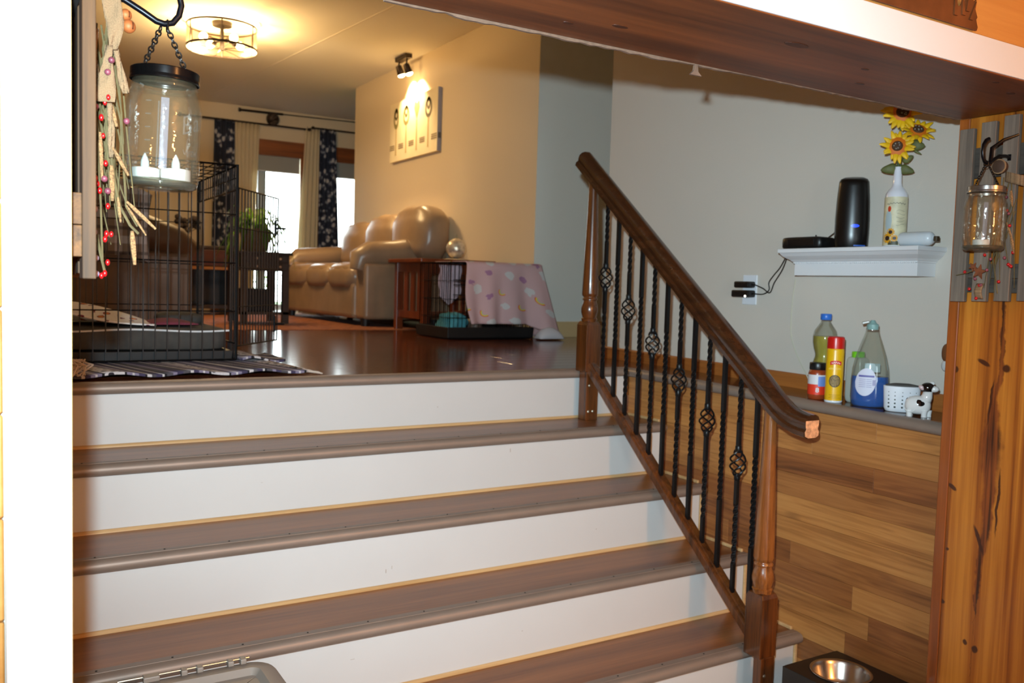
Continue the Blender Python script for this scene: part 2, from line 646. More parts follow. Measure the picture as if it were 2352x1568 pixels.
# ------------------------------------------------------------------ staircase
stairs = struct('staircase', (0, 0, 0), 'white risers and brown laminate treads with rounded metal nosings')
def nosing_prof(y, z, flange=True):
    p = []
    R = NT_ / 2
    for i in range(9):
        a = pi / 2 + pi * i / 8
        p.append((y + R + R * cos(a) * 1.0, z - R + R * sin(a)))
    p.append((y + 0.034, z - NT_))
    p.append((y + 0.034, z - NT_ + 0.004))
    p.append((y + 0.034, z + 0.0005))
    p += [(y + R + 0.004, z + 0.0005), (y + R, z - 0.0012)]
    return p
for k in range(6):
    zt = -k * HR
    yn = -k * TR
    if k < 5:
        no = MB().prism(nosing_prof(yn, zt), SX1 - SX0 - 0.002, lambda u, v, w: V(SX0 + w, u, v)).build('nosing', M_nosing, stairs, smooth=True, angle=50)
        # flange with screws
        fl = box(SX0, SX1 - 0.002, yn + 0.022, yn + 0.046, zt - 0.001, zt + 0.0018).build('nosing_flange', M_nosing, stairs, bevel=0.0008)
        if k > 0:
            for x in [-2.13 + 0.17 * i for i in range(12)]:
                MB().lathe([(0.0026, 0), (0.0026, 0.001), (0.0004, 0.0013)], (x + 0.01 * (k % 3), yn + 0.034, zt + 0.0018), 8).build('screw', M_void, fl)
        # tread
        if k > 0:
            box(SX0, SX1 - 0.002, yn + 0.046, yn + TR + 0.03, zt - 0.012, zt).build('tread', M_tread, stairs)
            box(SX0, SX1 - 0.004, yn + 0.035, yn + TR + 0.03, zt - 0.034, zt - 0.013).build('tread_base', M_void, stairs)
        # riser below this tread
        box(SX0, SX1 - 0.002, yn + 0.031, yn + 0.043, zt - HR - 0.01, zt - 0.001 if k == 0 else zt - 0.035).build('riser', M_riser, stairs)
        # quarter round at the foot of the riser and down the wall end
        zb = zt - HR
        if k < 4:
            q = [(0, 0), (-0.009, 0), (-0.0085, 0.0035), (-0.006, 0.007), (-0.003, 0.009), (0, 0.0095)]
            MB().prism([(yn + 0.031 + a, zb + b) for a, b in q], SX1 - SX0 - 0.002, lambda u, v, w: V(SX0 + w, u, v)).build('riser_trim', M_pale, stairs)
        box(-0.014, -0.002, yn + 0.021, yn + 0.031, zb, zt - NT_).build('corner_trim', M_pale, stairs, bevel=0.003)
        # trim on the wall along the tread
        if k > 0:
            box(-0.012, -0.001, yn + 0.046, yn + TR + 0.02, zt, zt + 0.012).build('wall_trim', M_pale, stairs, bevel=0.003)
# scuffs on the painted risers
SC = mat('riser_scuff', (176, 166, 158), 0.6)
for (x, k, z, w, h) in [(-1.62, 1, -0.30, .006, .0012), (-1.3, 2, -0.56, .003, .012), (-1.28, 2, -0.55, .002, .01), (-0.9, 0, -0.13, .004, .003), (-0.72, 1, -0.27, .003, .014), (-0.95, 3, -0.72, .005, .002), (-1.5, 3, -0.70, .012, .0015), (-0.5, 2, -0.52, .003, .004)]:
    y = -k * TR + 0.031
    box(x, x + w, y - 0.0004, y + 0.0004, z, z + h).build('scuff_mark', SC, stairs)

# ------------------------------------------------------------------ side wall of the stairwell: hickory planks, ledge, white wall above
side = struct('wall_stair_side', (0, 0, 0), 'stairwell side wall clad in hickory planks of mixed browns')
box(0.014, 0.22, -1.47, 0.045, ZLOW, -0.045).build('wall_core', M_void, side)
RH = 0.0775
for i in range(13):
    z1 = -0.042 - i * RH + (0 if i else 0.02)
    z0 = max(-0.042 - (i + 1) * RH, ZLOW)
    y = -1.475
    first = True
    r2 = random.Random(100 + i)
    while y < 0.04:
        L = r2.uniform(0.28, 0.95) if not first else r2.uniform(0.2, 0.75)
        first = False
        yy = min(y + L, 0.04)
        if 0.04 - yy < 0.12:
            yy = 0.04
        d = r2.uniform(0, 0.0016)
        box(0.0 + d, 0.014, y + 0.0006, yy - 0.0003, z0 + 0.0003, z1 - 0.0003).build('wall_plank', M_plank, side, bevel=0.0006, seg=1)
        y = yy
def zl(y): return 0.0165 * min(y, 0)       # the ledge sags slightly towards the lower room
ledge = struct('trim_ledge', (0, 0, 0), 'brown ledge capping the plank wall')
def sway(prof, y0, y1):
    return MB().rings([[V(x, yy, z + zl(yy)) for x, z in prof] for yy in (y0, y1)])
R = NT_ / 2
npf = [(-0.03 + R + R * cos(pi / 2 + pi * i / 8), -R + R * sin(pi / 2 + pi * i / 8)) for i in range(9)] + [(0.004, -NT_), (0.004, 0.0006), (-0.03 + R, 0.0006)]
sway(npf, -1.47, 0.034).build('ledge_nosing', M_nosing, ledge, smooth=True, angle=50)
M_ledge = wood('ledge_laminate', (92, 54, 32), (60, 33, 19), 'Y', 1.5, 40, rough=0.16)
sway([(0.004, -0.045), (0.22, -0.045), (0.22, 0.0), (0.004, 0.0)], -1.47, 0.029).build('ledge_board', M_ledge, ledge)
S(box(0.22, 0.34, -1.47, 0.50, -0.06, ZC).build('wall_white', M_wall_white), 'off white painted wall above the stair ledge')
bb = struct('baseboard_white', (0, 0, 0), 'orange stained baseboard along the white wall')
sway([(0.206, 0.0), (0.22, 0.0), (0.22, 0.056), (0.212, 0.056), (0.206, 0.050)], -1.47, 0.50).build('board', M_base_or, bb)

# ------------------------------------------------------------------ upper room shell
S(box(XT + 0.002, 3.0, YT - 0.002, YT + 0.12, -0.02, ZC).build('wall_gray', M_wall_gray), 'grey painted end wall beside the stairs')
S(box(XT, XT + 0.12, YT + 0.001, 5.25, -0.02, ZC).build('wall_tan', M_wall_tan), 'warm tan wall behind the sofa')
S(box(XT + 0.005, 2.995, YT - 0.014, YT - 0.001, 0.0, 0.105).build('baseboard_gray', mat('baseboard_tan', (206, 176, 128), 0.5), bevel=0.003), 'pale wood baseboard under the grey wall')
S(box(XT - 0.014, XT - 0.001, YT - 0.014, 5.25, 0.0, 0.105).build('baseboard_tan', mat('baseboard_tan', (206, 176, 128), 0.5), bevel=0.003), 'pale wood baseboard under the tan wall')
S(box(-3.6, 3.0, YB, YW + 0.1, ZC, ZC + 0.1).build('ceiling', M_ceil), 'cream ceiling of the upper room')
S(box(-3.6, -3.5, -1.45, YW, -1.0, ZC).build('wall_left', M_wall_tan), 'wall on the far left of the upper room')
S(box(SX0 - 0.06, SX0, YB, 0.03, ZLOW, ZC).build('wall_stair_left', M_wall_tan), 'narrow wall left of the stairs')
S(box(2.95, 3.0, 0.4, YW, 0, ZC).build('wall_hall', M_wall_gray), 'end wall of the side hall')
S(box(0.34, 3.0, 0.38, 0.50, -0.02, ZC).build('wall_hall_near', M_wall_gray), 'near wall of the side hall')
# faint seam in the ceiling boards
S(MB().box(-0.6, -0.594, 2.6, 6.6, ZC - 0.002, ZC + 0.001, trans(0.62, 0, 0) @ trans(-0.6, 2.6, 0) @ rotz(0.10) @ trans(0.6, -2.6, 0)).build('trim_1', mat('seam', (236, 228, 212), 0.8)), 'thin seam line across the ceiling')

# window wall with two openings
W1, W2, WT = (0.13, 0.70), (0.94, 1.62), 1.69
ww = struct('wall_window', (0, 0, 0), 'cream end wall with two tall garden windows')
for (a, b, z0, z1) in [(-3.5, W1[0], 0, ZC), (W1[1], W2[0], 0, ZC), (W2[1], 3.0, 0, ZC), (W1[0], W1[1], WT, ZC), (W2[0], W2[1], WT, ZC), (W2[0], W2[1], 0, 0.35)]:
    box(a, b, YW, YW + 0.12, z0, z1).build('wall_piece', M_wall_tan, ww)
M_cedar = wood('window_cedar', (158, 88, 36), (112, 58, 22), 'X', 2, 40, rough=0.45)
M_pane = thin_glass('window_pane', (250, 252, 250))
M_shade = mat('roller_shade', (150, 150, 146), 0.8)
M_stile = mat('door_stile', (204, 212, 226), 0.5)
def window(n, x0, x1, z0, label):
    w = struct(n, (0, 0, 0), label)
    # cedar casing: head and two sides
    box(x0 - 0.06, x1 + 0.06, YW - 0.02, YW, WT, WT + 0.17).build('head_casing', M_cedar, w, bevel=0.004)
    box(x0 - 0.06, x0 + 0.02, YW - 0.018, YW, z0, WT).build('side_casing', M_cedar, w, bevel=0.003)
    box(x1 - 0.02, x1 + 0.06, YW - 0.018, YW, z0, WT).build('side_casing', M_cedar, w, bevel=0.003)
    box(x0 + 0.02, x1 - 0.02, YW + 0.05, YW + 0.056, z0, WT).build('pane', M_pane, w)
    box(x0 + 0.02, x1 - 0.02, YW + 0.02, YW + 0.024, WT - 0.17, WT).build('roller_shade', M_shade, w)
    MB().tube([(x0 + 0.02, YW + 0.022, WT - 0.17), (x1 - 0.02, YW + 0.022, WT - 0.17)], 0.007, 6).build('shade_bar', M_white, w)
    return w
w1 = window('window_1', W1[0], W1[1], 0.0, 'tall glazed garden door between the cream curtains')
box(0.225, 0.315, YW + 0.058, YW + 0.09, 0.05, WT - 0.02).build('stile', M_stile, w1, bevel=0.004)
box(0.15, 0.68, YW + 0.03, YW + 0.09, 0.0, 0.05).build('threshold', M_stile, w1)
w2 = window('window_2', W2[0], W2[1], 0.35, 'garden window partly hidden by the tan wall')

# garden outside
def garden():
    S(box(-8, 10, YW + 0.2, 22, -0.35, -0.3).build('ground', mat('lawn', (60, 84, 34), 0.9, noise=0.3, nscale=3)), 'lawn outside the windows')
garden()

# ------------------------------------------------------------------ wall with the wide opening: casing, header, jambs
S(box(-4.6, XL - 0.012, YF + 0.015, YB, ZLOW, 1.45).build('wall_front_left', M_wall_white), 'wall left of the opening')
S(box(XR + 0.03, 1.6, YF + 0.015, YB, ZLOW, 1.45).build('wall_front_right', M_wall_white), 'wall right of the opening')
S(box(XL - 0.012, XR + 0.03, YF + 0.015, YB, ZH + 0.02, 1.45).build('wall_front_top', M_wall_white), 'wall over the opening')
S(box(-4.6, 3.0, YB - 0.02, YB + 0.02, 1.45, ZC).build('wall_front_upper', M_wall_tan), 'upper wall over the opening')
S(box(XL - 0.012, XL, YF + 0.012, YB, ZLOW, ZH).build('trim_jamb_left', M_jamb), 'wooden lining of the left jamb')
hd = struct('trim_header', (0, 0, 0), 'reddish brown board lining the underside of the header')
box(XL, XR, YF + 0.004, YB - 0.003, ZH, ZH + 0.02).build('header_board', M_beam, hd, bevel=0.002)
for (x, y, rx, ry) in [(-0.98, -1.68, .032, .012), (-1.33, -1.57, .018, .007), (-1.42, -1.53, .012, .006), (-0.62, -1.55, .016, .006), (-0.40, -1.74, .010, .006), (-0.27, -1.70, .014, .008), (-0.72, -1.64, .012, .005)]:
    MB().lathe([(0.0001, -0.0008), (1.0, -0.0008), (1.0, 0.0004)], (x, y, ZH), 16, M=Matrix.Diagonal((rx, ry, 1, 1))).build('knot', M_knot, hd)
# ragged strip of old plaster left along the far lower edge of the header
m = MB()
x = -1.75
r2 = random.Random(5)
top, bot = [], []
while x < XR:
    top.append((x, ZH + 0.012))
    bot.append((x, ZH - r2.uniform(0.0, 0.003) - (0.003 if -1.62 < x < -1.1 else 0)))
    x += 0.02
n = len(top)
m.add([V(a, YB - 0.001, b) for a, b in top + bot] + [V(a, YB + 0.006, b) for a, b in top + bot],
      [(i, i + 1, n + i + 1, n + i) for i in range(n - 1)] + [(2 * n + i + 1, 2 * n + i, 3 * n + i, 3 * n + i + 1) for i in range(n - 1)] + [(n + i, n + i + 1, 3 * n + i + 1, 3 * n + i) for i in range(n - 1)])
m.build('plaster_edge', M_plaster, hd)
m = MB()
m.prism([(-.004, 0), (-.006, -.012), (-.016, -.022), (.016, -.022), (.006, -.014), (.004, 0)], 0.006, lambda u, v, w: V(-1.03 + u, YB - 0.002 + w, ZH - 0.001 + v))
m.build('plaster_tag', M_plaster, hd)
jr = struct('trim_jamb_right', (0, 0, 0), 'knotty orange pine lining of the right jamb')
box(XR, XR + 0.03, YB - 0.027, YB + 0.004, ZLOW, ZH).build('edge_board', M_jamb_dark, jr, bevel=0.003)
box(XR + 0.001, XR + 0.03, YF + 0.012, YB - 0.0275, ZLOW, ZH).build('main_board', M_jamb, jr, bevel=0.002)
# painted casing round the opening
S(box(XL - 0.066, XL, YF - 0.015, YF + 0.015, ZLOW, ZH + 0.07).build('trim_casing_left', M_white, bevel=0.0015), 'flat white casing board beside the opening')
S(box(XL - 0.0, XR + 0.08, YF - 0.0, YF + 0.015, ZH + 0.002, ZH + 0.07).build('trim_casing_top', M_white, bevel=0.0015), 'flat white casing strip over the header')
S(box(XR + 0.012, XR + 0.08, YF - 0.0, YF + 0.015, ZLOW, ZH + 0.001).build('trim_casing_right', M_white, bevel=0.0015), 'flat white casing board at the pine jamb')
S(box(XL - 0.003, XL + 0.0005, YF - 0.012, YF + 0.013, ZLOW, ZH).build('trim_casing_edge', mat('raw_edge', (196, 160, 80), 0.8)), 'raw yellowish edge of the white casing')
# pine boards on the lower room side
pw = struct('wall_pine_boards', (0, 0, 0), 'knotty pine boards on the wall round the opening')
PB = 0.118
z = ZLOW
i = 0
while z < 1.42:
    r2 = random.Random(300 + i)
    cut = r2.uniform(-0.62, -0.5)
    segs = []
    if z < ZH + 0.07:
        segs = [(-4.6, XL - 0.067), (XR + 0.082, 1.6)]
    else:
        segs = [(-4.6, -1.9), (-1.9, -0.563), (-0.563, 1.6)]
    for a, b in segs:
        zz0 = z
        zz1 = min(z + PB, 1.45)
        box(a + 0.0005, b - 0.0005, YF + 0.0035, YF + 0.0150, zz0 + 0.001, zz1 - 0.001).build('pine_board', M_pine, pw, bevel=0.002, seg=1)
    if z < ZH + 0.07 and z + PB > ZH + 0.07:
        box(XL - 0.066, XR + 0.08, YF + 0.0035, YF + 0.015, ZH + 0.071, z + PB - 0.001).build('pine_board', M_pine, pw, bevel=0.002, seg=1)
    z += PB
    i += 1
# lower room shell
S(box(-4.6, 1.6, -6.6, YB, ZLOW - 0.1, ZLOW).build('floor_lower', M_tile), 'tiled floor of the lower room')
S(box(SX0, 0.0, YB - 0.001, -4 * TR + 0.05, ZLOW - 0.1, ZLOW - 0.001).build('floor_lower_foot', M_tile), 'floor at the foot of the stairs')
S(box(-4.6, 1.6, -6.6, YB, 1.45, 1.5).build('ceiling_lower', mat('lower_ceiling', (210, 200, 184), 0.8)), 'ceiling of the lower room')
S(box(-4.7, -4.6, -6.6, YB, ZLOW, 1.5).build('wall_lower_left', M_wall_tan), 'left wall of the lower room')
S(box(1.6, 1.7, -6.6, YB, ZLOW, 1.5).build('wall_lower_right', M_wall_tan), 'right wall of the lower room')
bw = struct('wall_lower_back', (0, 0, 0), 'back wall of the lower room with a glazed door')
DX = (-3.25, -2.35)
for (a, b, z0, z1) in [(-4.6, DX[0], ZLOW, 1.5), (DX[1], 1.6, ZLOW, 1.5), (DX[0], DX[1], 1.05, 1.5)]:
    box(a, b, -6.7, -6.6, z0, z1).build('wall_piece', M_wall_tan, bw)
d3 = struct('window_3', (0, 0, 0), 'glazed door behind the photographer')
for (a, b, z0, z1) in [(DX[0], DX[0] + 0.07, ZLOW, 1.05), (DX[1] - 0.07, DX[1], ZLOW, 1.05), (DX[0] + 0.07, DX[1] - 0.07, 0.97, 1.05), (DX[0] + 0.07, DX[1] - 0.07, ZLOW, ZLOW + 0.12)]:
    box(a, b, -6.68, -6.63, z0, z1).build('frame', M_white, d3)
box(DX[0] + 0.07, DX[1] - 0.07, -6.66, -6.654, ZLOW + 0.12, 0.97).build('pane', M_pane, d3)
# ------------------------------------------------------------------ stair railing
M_oak = wood('dark_oak', (112, 60, 24), (54, 26, 10), 'Z', 5, 110, rough=0.26, coat=0.35)
M_oak_rail = wood('dark_oak_rail', (74, 40, 19), (42, 21, 10), 'Y', 5, 110, rough=0.24, coat=0.4)
M_oak_lt = wood('lighter_oak', (164, 98, 44), (88, 46, 18), 'Z', 5, 110, rough=0.26, coat=0.35)
M_rawend = mat('raw_wood_end', (214, 156, 112), 0.8, noise=0.35, nscale=90)
M_iron = mat('black_iron', (16, 17, 19), 0.38, metal=0.4)
M_screw = mat('bright_screw', (190, 180, 160), 0.3, metal=0.9)
RX = -0.25
rail = thing('stair_railing', 'dark oak stair railing with twisted black iron balusters on the steps', 'railing', (RX, -0.5, -0.4))
# handrail: moulded profile swept down the slope and easing out at the foot
hp = [(-.030, -.030), (-.032, -.016), (-.026, -.008), (-.030, .004), (-.031, .018), (-.024, .030), (-.012, .036), (.012, .036), (.024, .030), (.031, .018), (.030, .004), (.026, -.008), (.032, -.016), (.030, -.030), (.016, -.036), (-.016, -.036)]
path = [(0.052, 0.856), (-0.2, 0.655), (-0.5, 0.415), (-0.8, 0.175), (-0.93, 0.071), (-0.99, 0.020), (-1.03, -0.012), (-1.065, -0.035), (-1.10, -0.049), (-1.135, -0.056), (-1.158, -0.058)]
rs = []
for i, (y, z) in enumerate(path):
    a, b = path[max(i - 1, 0)], path[min(i + 1, len(path) - 1)]
    t = V(0, b[0] - a[0], b[1] - a[1]).normalized()
    nrm = V(0, -t.z, t.y)
    if nrm.z < 0:
        nrm = -nrm
    rs.append([V(RX + u, y, z) + nrm * v for u, v in hp])
hr = MB().rings(rs).build('handrail', M_oak_rail, rail, smooth=True, angle=35)
e = rs[-1]
cy = path[-1]
MB().prism([(u * 0.93, v * 0.93) for u, v in hp], 0.0016, lambda u, v, w: V(RX + u, cy[0] - w, cy[1] + v * 1.0)).build('raw_end', M_rawend, hr)
def zrb(y): return 0.768 + 0.80 * y - 0.006      # underside of the handrail
def zb(y): return -0.022 + 0.838 * (y + 0.124)   # top of the base rail
# base rail
bp = [(-.025, -.036), (-.025, -.010), (-.021, -.004), (-.012, -.003), (-.011, 0), (.011, 0), (.012, -.003), (.021, -.004), (.025, -.010), (.025, -.036)]
MB().rings([[V(RX + u, y, zb(y) + v * 1.2) for u, v in bp] for y in (-0.055, -0.955)]).build('base_rail', M_oak, rail, bevel=0.001, seg=1)
# balusters
def bar_ring(c, h, ang):
    return [c + V(h * 1.414 * cos(ang + pi / 4 + pi / 2 * j), h * 1.414 * sin(ang + pi / 4 + pi / 2 * j), 0) for j in range(4)]
def twisted(m, x, y, z0, z1, h, spans):
    """Square bar from z0 to z1 with twisted spans [(za, zb, turns)]."""
    rs = []
    zs = [z0]
    ang = 0.0
    pts = [(z0, 0.0)]
    for za, zb_, turns in spans:
        pts.append((za, ang))
        n = max(6, int(turns * 12))
        for i in range(1, n + 1):
            pts.append((za + (zb_ - za) * i / n, ang + turns * 2 * pi * i / n))
        ang += turns * 2 * pi
    pts.append((z1, ang))
    return m.rings([bar_ring(V(x, y, z), h, a) for z, a in pts])
for i in range(12):
    y = -0.122 - i * 0.0747
    z0, z1 = zb(y) - 0.01, zrb(y) + 0.006
    m = MB()
    if i % 2 == 0:
        zc = zrb(y) - 0.288
        hb = 0.046
        twisted(m, RX, y, z0, zc - hb, 0.0062, [(zc - hb - 0.29, zc - hb - 0.09, 2.0)])
        twisted(m, RX, y, zc + hb, z1, 0.0062, [(z1 - 0.16, z1 - 0.012, 1.5)])
        b = m.build('baluster', M_iron, rail)
        k = MB()
        for w in range(4):
            pts = []
            for j in range(15):
                t = j / 14
                r = 0.0045 + 0.0215 * sin(pi * t) ** 0.8
                a = w * pi / 2 + t * 2 * pi * 0.8 + i
                pts.append(V(RX + r * cos(a), y + r * sin(a), zc - hb + 2 * hb * t))
            k.tube(pts, 0.0032, 6)
        for zz in (zc - hb, zc + hb):
            k.lathe([(0.0085, -0.012), (0.0105, -0.009), (0.0105, 0.009), (0.0085, 0.012)], (RX, y, zz), 10)
        k.build('basket', M_iron, b, smooth=True)
    else:
        mid = (z0 + z1) / 2
        twisted(m, RX, y, z0, z1, 0.0066, [(mid - 0.13, mid + 0.17, 3.5)])
        m.build('baluster', M_iron, rail)
# newel posts
def newel(yc, z_floor, z_top, z_foot, m_turn):
    zb0 = z_floor + 0.2
    t = MB().lathe([(0.030, zb0 - 0.004), (0.031, zb0 + 0.004), (0.033, zb0 + 0.010), (0.028, zb0 + 0.014), (0.029, zb0 + 0.02), (0.0335, zb0 + 0.036), (0.034, zb0 + 0.05), (0.031, zb0 + 0.066), (0.0265, zb0 + 0.078), (0.026, zb0 + 0.083), (0.0305, zb0 + 0.086), (0.0305, zb0 + 0.092), (0.027, zb0 + 0.095), (0.027, zb0 + 0.099), (0.0315, zb0 + 0.103), (0.0325, zb0 + 0.112), (0.031, zb0 + 0.16), (0.027, zb0 + 0.3), (0.022, zb0 + 0.43), (0.019, z_top - 0.02), (0.0185, z_top)], (RX, yc, 0), 28)
    nw = t.build('newel_post', m_turn, rail, smooth=True, angle=50)
    s = 0.035
    c = 0.011
    # square block with chamfered shoulders
    pr = [(-s, -s), (s, -s), (s, s), (-s, s)]
    rsq = [[V(RX + u * f, yc + v * f, zz) for u, v in pr] for zz, f in ((z_floor - 0.004, 1.0), (zb0 - 0.016, 1.0), (zb0 - 0.004, 0.86), (zb0, 0.72))]
    MB().rings(rsq).build('newel_block', M_oak, nw, bevel=0.002)
    # lower leg notched over the nosing, standing in front of the riser
    MB().box(RX - 0.027, RX + s - 0.004, yc - s, yc + 0.018 if yc > -0.5 else yc - 0.001, z_foot, z_floor - 0.004).build('newel_leg', M_oak, nw, bevel=0.002)
    for (dx, dz) in ((-0.012, -0.06), (-0.014, -0.165), (0.008, -0.165)):
        MB().lathe([(0.0055, 0), (0.0055, 0.0015), (0.003, 0.003)], (RX + dx, yc - s, z_floor + dz), 10, M=rotx(pi / 2)).build('screw', M_screw, nw)
newel(-0.022, 0.0, 0.752, -HR, M_oak)
newel(-0.998, -4 * HR, -0.022, ZLOW, M_oak_lt)
# ------------------------------------------------------------------ things on the stair ledge
def on_ledge(x, y): return V(x, y, zl(y))
M_clear = thin_glass('clear_plastic', (240, 242, 238), 0.06, body=0.05, bodyc=(205, 205, 198), refl=0.5)
M_oil = mat('cooking_oil', (178, 160, 44), 0.2)
M_blueliq = mat('blue_soap_liquid', (0, 84, 176), 0.12)
M_redcap = mat('red_cap', (196, 26, 18), 0.3)
M_yellow = mat('yellow_can', (230, 176, 10), 0.32)
M_blackplastic = mat('black_plastic', (14, 14, 15), 0.35)
M_label_white = mat('label_white', (214, 212, 214), 0.5)
M_label_blue = mat('label_blue', (108, 140, 206), 0.5)
M_label_red = mat('label_red', (222, 54, 26), 0.45)
M_sauce = mat('spice_brown', (150, 62, 28), 0.3)
M_wplastic = mat('white_plastic', (224, 226, 232), 0.35)

def wrap(m, c, r, vs, fs, az, z, lift=0.0006, sx=1.0):
    """Lay flat outline (u right as seen from outside, v up) onto a cylinder at azimuth az."""
    pts = []
    for u, v in vs:
        a = az + u / r
        pts.append(V(c[0] + (r + lift) * cos(a), c[1] + (r + lift) * sin(a), c[2] + z + v))
    m.add(pts, fs)
    return m
def band(m, c, r, az0, az1, z0, z1, lift=0.0005, n=16):
    n = max(2, n)
    inner = []
    vs = []
    for i in range(n + 1):
        a = az0 + (az1 - az0) * i / n
        for zz in (z0, z1):
            vs.append(V(c[0] + (r + lift) * cos(a), c[1] + (r + lift) * sin(a), c[2] + zz))
    m.add(vs, [(2 * i, 2 * i + 2, 2 * i + 3, 2 * i + 1) for i in range(n)])
    return m
def disc_pts(ru, rv, n=20):
    return [(ru * cos(2 * pi * i / n), rv * sin(2 * pi * i / n)) for i in range(n)], [tuple(range(n))]
def grid_poly(fn, nu=10, nv=8):
    vs = [fn(i / nu, j / nv) for i in range(nu + 1) for j in range(nv + 1)]
    w = nv + 1
    return vs, [(i * w + j, (i + 1) * w + j, (i + 1) * w + j + 1, i * w + j + 1) for i in range(nu) for j in range(nv)]
def disc_grid(ru, rv):
    """Disc as a fan of quads so that it bends round a cylinder."""
    return grid_poly(lambda s, t: ((2 * s - 1) * ru, (2 * t - 1) * rv * math.sqrt(max(0, 1 - (2 * s - 1) ** 2))), 16, 4)
def rect_grid(w, h):
    return grid_poly(lambda s, t: ((s - .5) * w, (t - .5) * h), 10, 1)
def face_az(c):
    d = CAM - Vector(c)
    return math.atan2(d.y, d.x)

# cooking oil bottle
c = on_ledge(0.135, -0.875)
o = thing('oil_bottle', 'waisted clear bottle of yellow cooking oil with a blue cap', 'bottle', c)
prof = [(0.030, 0.0), (0.037, 0.006), (0.039, 0.04), (0.040, 0.09), (0.037, 0.115), (0.031, 0.135), (0.031, 0.145), (0.037, 0.165), (0.0405, 0.185), (0.0405, 0.205), (0.036, 0.225), (0.024, 0.243), (0.0165, 0.255), (0.0155, 0.262)]
MB().lathe(prof, c, 28, caps=False).build('bottle', M_clear, o, smooth=True, angle=180)
liq = [(r - 0.0015, z + 0.001) for r, z in prof if z <= 0.205]
MB().lathe(liq, c, 28).build('oil', M_oil, o, smooth=True, angle=60)
MB().lathe([(0.017, 0.262), (0.0185, 0.264), (0.0185, 0.281), (0.017, 0.283)], c, 24).build('cap', mat('blue_cap', (40, 104, 196), 0.35), o, smooth=True)
az = face_az(c)
m = band(MB(), c, 0.0395, az - 0.5, az + 1.4, 0.03, 0.105, 0.002, 14)
m.build('label', mat('oil_label', (206, 200, 176), 0.5, noise=0.5, nscale=26), o)

# spice / sauce jar
c = on_ledge(0.045, -0.925)
o = thing('sauce_jar', 'short red labelled jar with a black lid before the oil bottle', 'jar', c)
MB().lathe([(0.026, 0), (0.029, 0.004), (0.0295, 0.02), (0.0295, 0.085), (0.027, 0.094), (0.023, 0.1)], c, 26).build('jar', M_sauce, o, smooth=True)
MB().lathe([(0.026, 0.098), (0.027, 0.1), (0.027, 0.119), (0.0255, 0.122)], c, 26).build('lid', M_blackplastic, o, smooth=True)
az = face_az(c)
band(MB(), c, 0.0295, az - 1.5, az + 1.5, 0.016, 0.05).build('label', M_label_red, o, smooth=True, angle=180)
band(MB(), c, 0.0295, az - 1.5, az + 1.5, 0.0502, 0.082).build('label_top', M_label_white, o, smooth=True, angle=180)
band(MB(), c, 0.0295, az + 0.1, az + 1.2, 0.044, 0.077, 0.001).build('label_panel', M_label_blue, o, smooth=True, angle=180)
vs, fs = text_polys('8', 0.022, bold=0.0006)
wrap(MB(), c, 0.0295, vs, fs, az + 0.05, 0.031, 0.0014).build('label_mark', M_label_white, o)

# cooking spray can
c = on_ledge(0.036, -1.0)
o = thing('spray_can', 'slim yellow cooking spray can with a red cap', 'spray can', c)
MB().lathe([(0.0265, 0.0), (0.028, 0.002), (0.028, 0.006), (0.0275, 0.007)], c, 28).build('base_rim', M_wplastic, o, smooth=True)
MB().lathe([(0.0275, 0.006), (0.0275, 0.171), (0.0265, 0.175), (0.025, 0.177)], c, 28).build('body', M_yellow, o, smooth=True)
MB().lathe([(0.0272, 0.176), (0.0272, 0.208), (0.0262, 0.213), (0.023, 0.2155)], c, 28).build('cap', M_redcap, o, smooth=True)
az = face_az(c)
vs, fs = grid_poly(lambda s, t: ((s - .5) * 0.037, (t - .5) * 0.012 + 0.004 * (1 - (2 * s - 1) ** 2)), 12, 1)
wrap(MB(), c, 0.0275, vs, fs, az + 0.12, 0.128).build('label_banner', mat('banner_red', (212, 44, 52), 0.4), o)
M_wt = mat('label_ink_white', (240, 232, 214), 0.5)
m = MB()
vs, fs = grid_poly(lambda s, t: ((s - .5) * 0.028, (t - .5) * 0.002 + 0.0016 * sin(s * 26) + 0.003 * (1 - (2 * s - 1) ** 2)), 26, 1)
wrap(m, c, 0.0275, vs, fs, az + 0.12, 0.1285, 0.0011)
m.build('banner_script', M_wt, o)
vs, fs = text_polys('ORIGINAL', 0.0085)
wrap(MB(), c, 0.0275, vs, fs, az + 0.05, 0.111, 0.0008).build('label_text', mat('label_ink_cream', (238, 214, 130), 0.5), o)
vs, fs = disc_grid(0.019, 0.020)
wrap(MB(), c, 0.0275, vs, fs, az + 0.08, 0.071, 0.0006).build('label_pan', mat('pan_rim', (52, 44, 36), 0.5), o)
vs, fs = disc_grid(0.0165, 0.0175)
wrap(MB(), c, 0.0275, vs, fs, az + 0.08, 0.071, 0.0010).build('label_food', mat('pan_food', (134, 112, 70), 0.6, noise=0.55, nscale=220), o)
for zz, w in ((0.026, 0.034), (0.021, 0.028), (0.016, 0.036)):
    vs, fs = rect_grid(w, 0.0011)
    wrap(MB(), c, 0.0275, vs, fs, az + 0.1, zz, 0.0008).build('label_line', mat('label_ink_brown', (150, 104, 10), 0.5), o)

# tall clear container with a green lid
c = on_ledge(0.105, -1.035)
o = thing('green_lid_bottle', 'clear bottle with a bright green lid behind the spray can', 'bottle', c)
MB().puff((c.x, c.y, c.z + 0.075), (0.026, 0.030, 0.076), 0.3, 24, 14).build('bottle', mat('cloudy_plastic', (176, 178, 170), 0.25), o, smooth=True, angle=180)
MB().lathe([(0.020, 0.148), (0.020, 0.166), (0.0185, 0.168)], c, 24).build('lid', mat('lime_green', (112, 196, 34), 0.4), o, smooth=True)

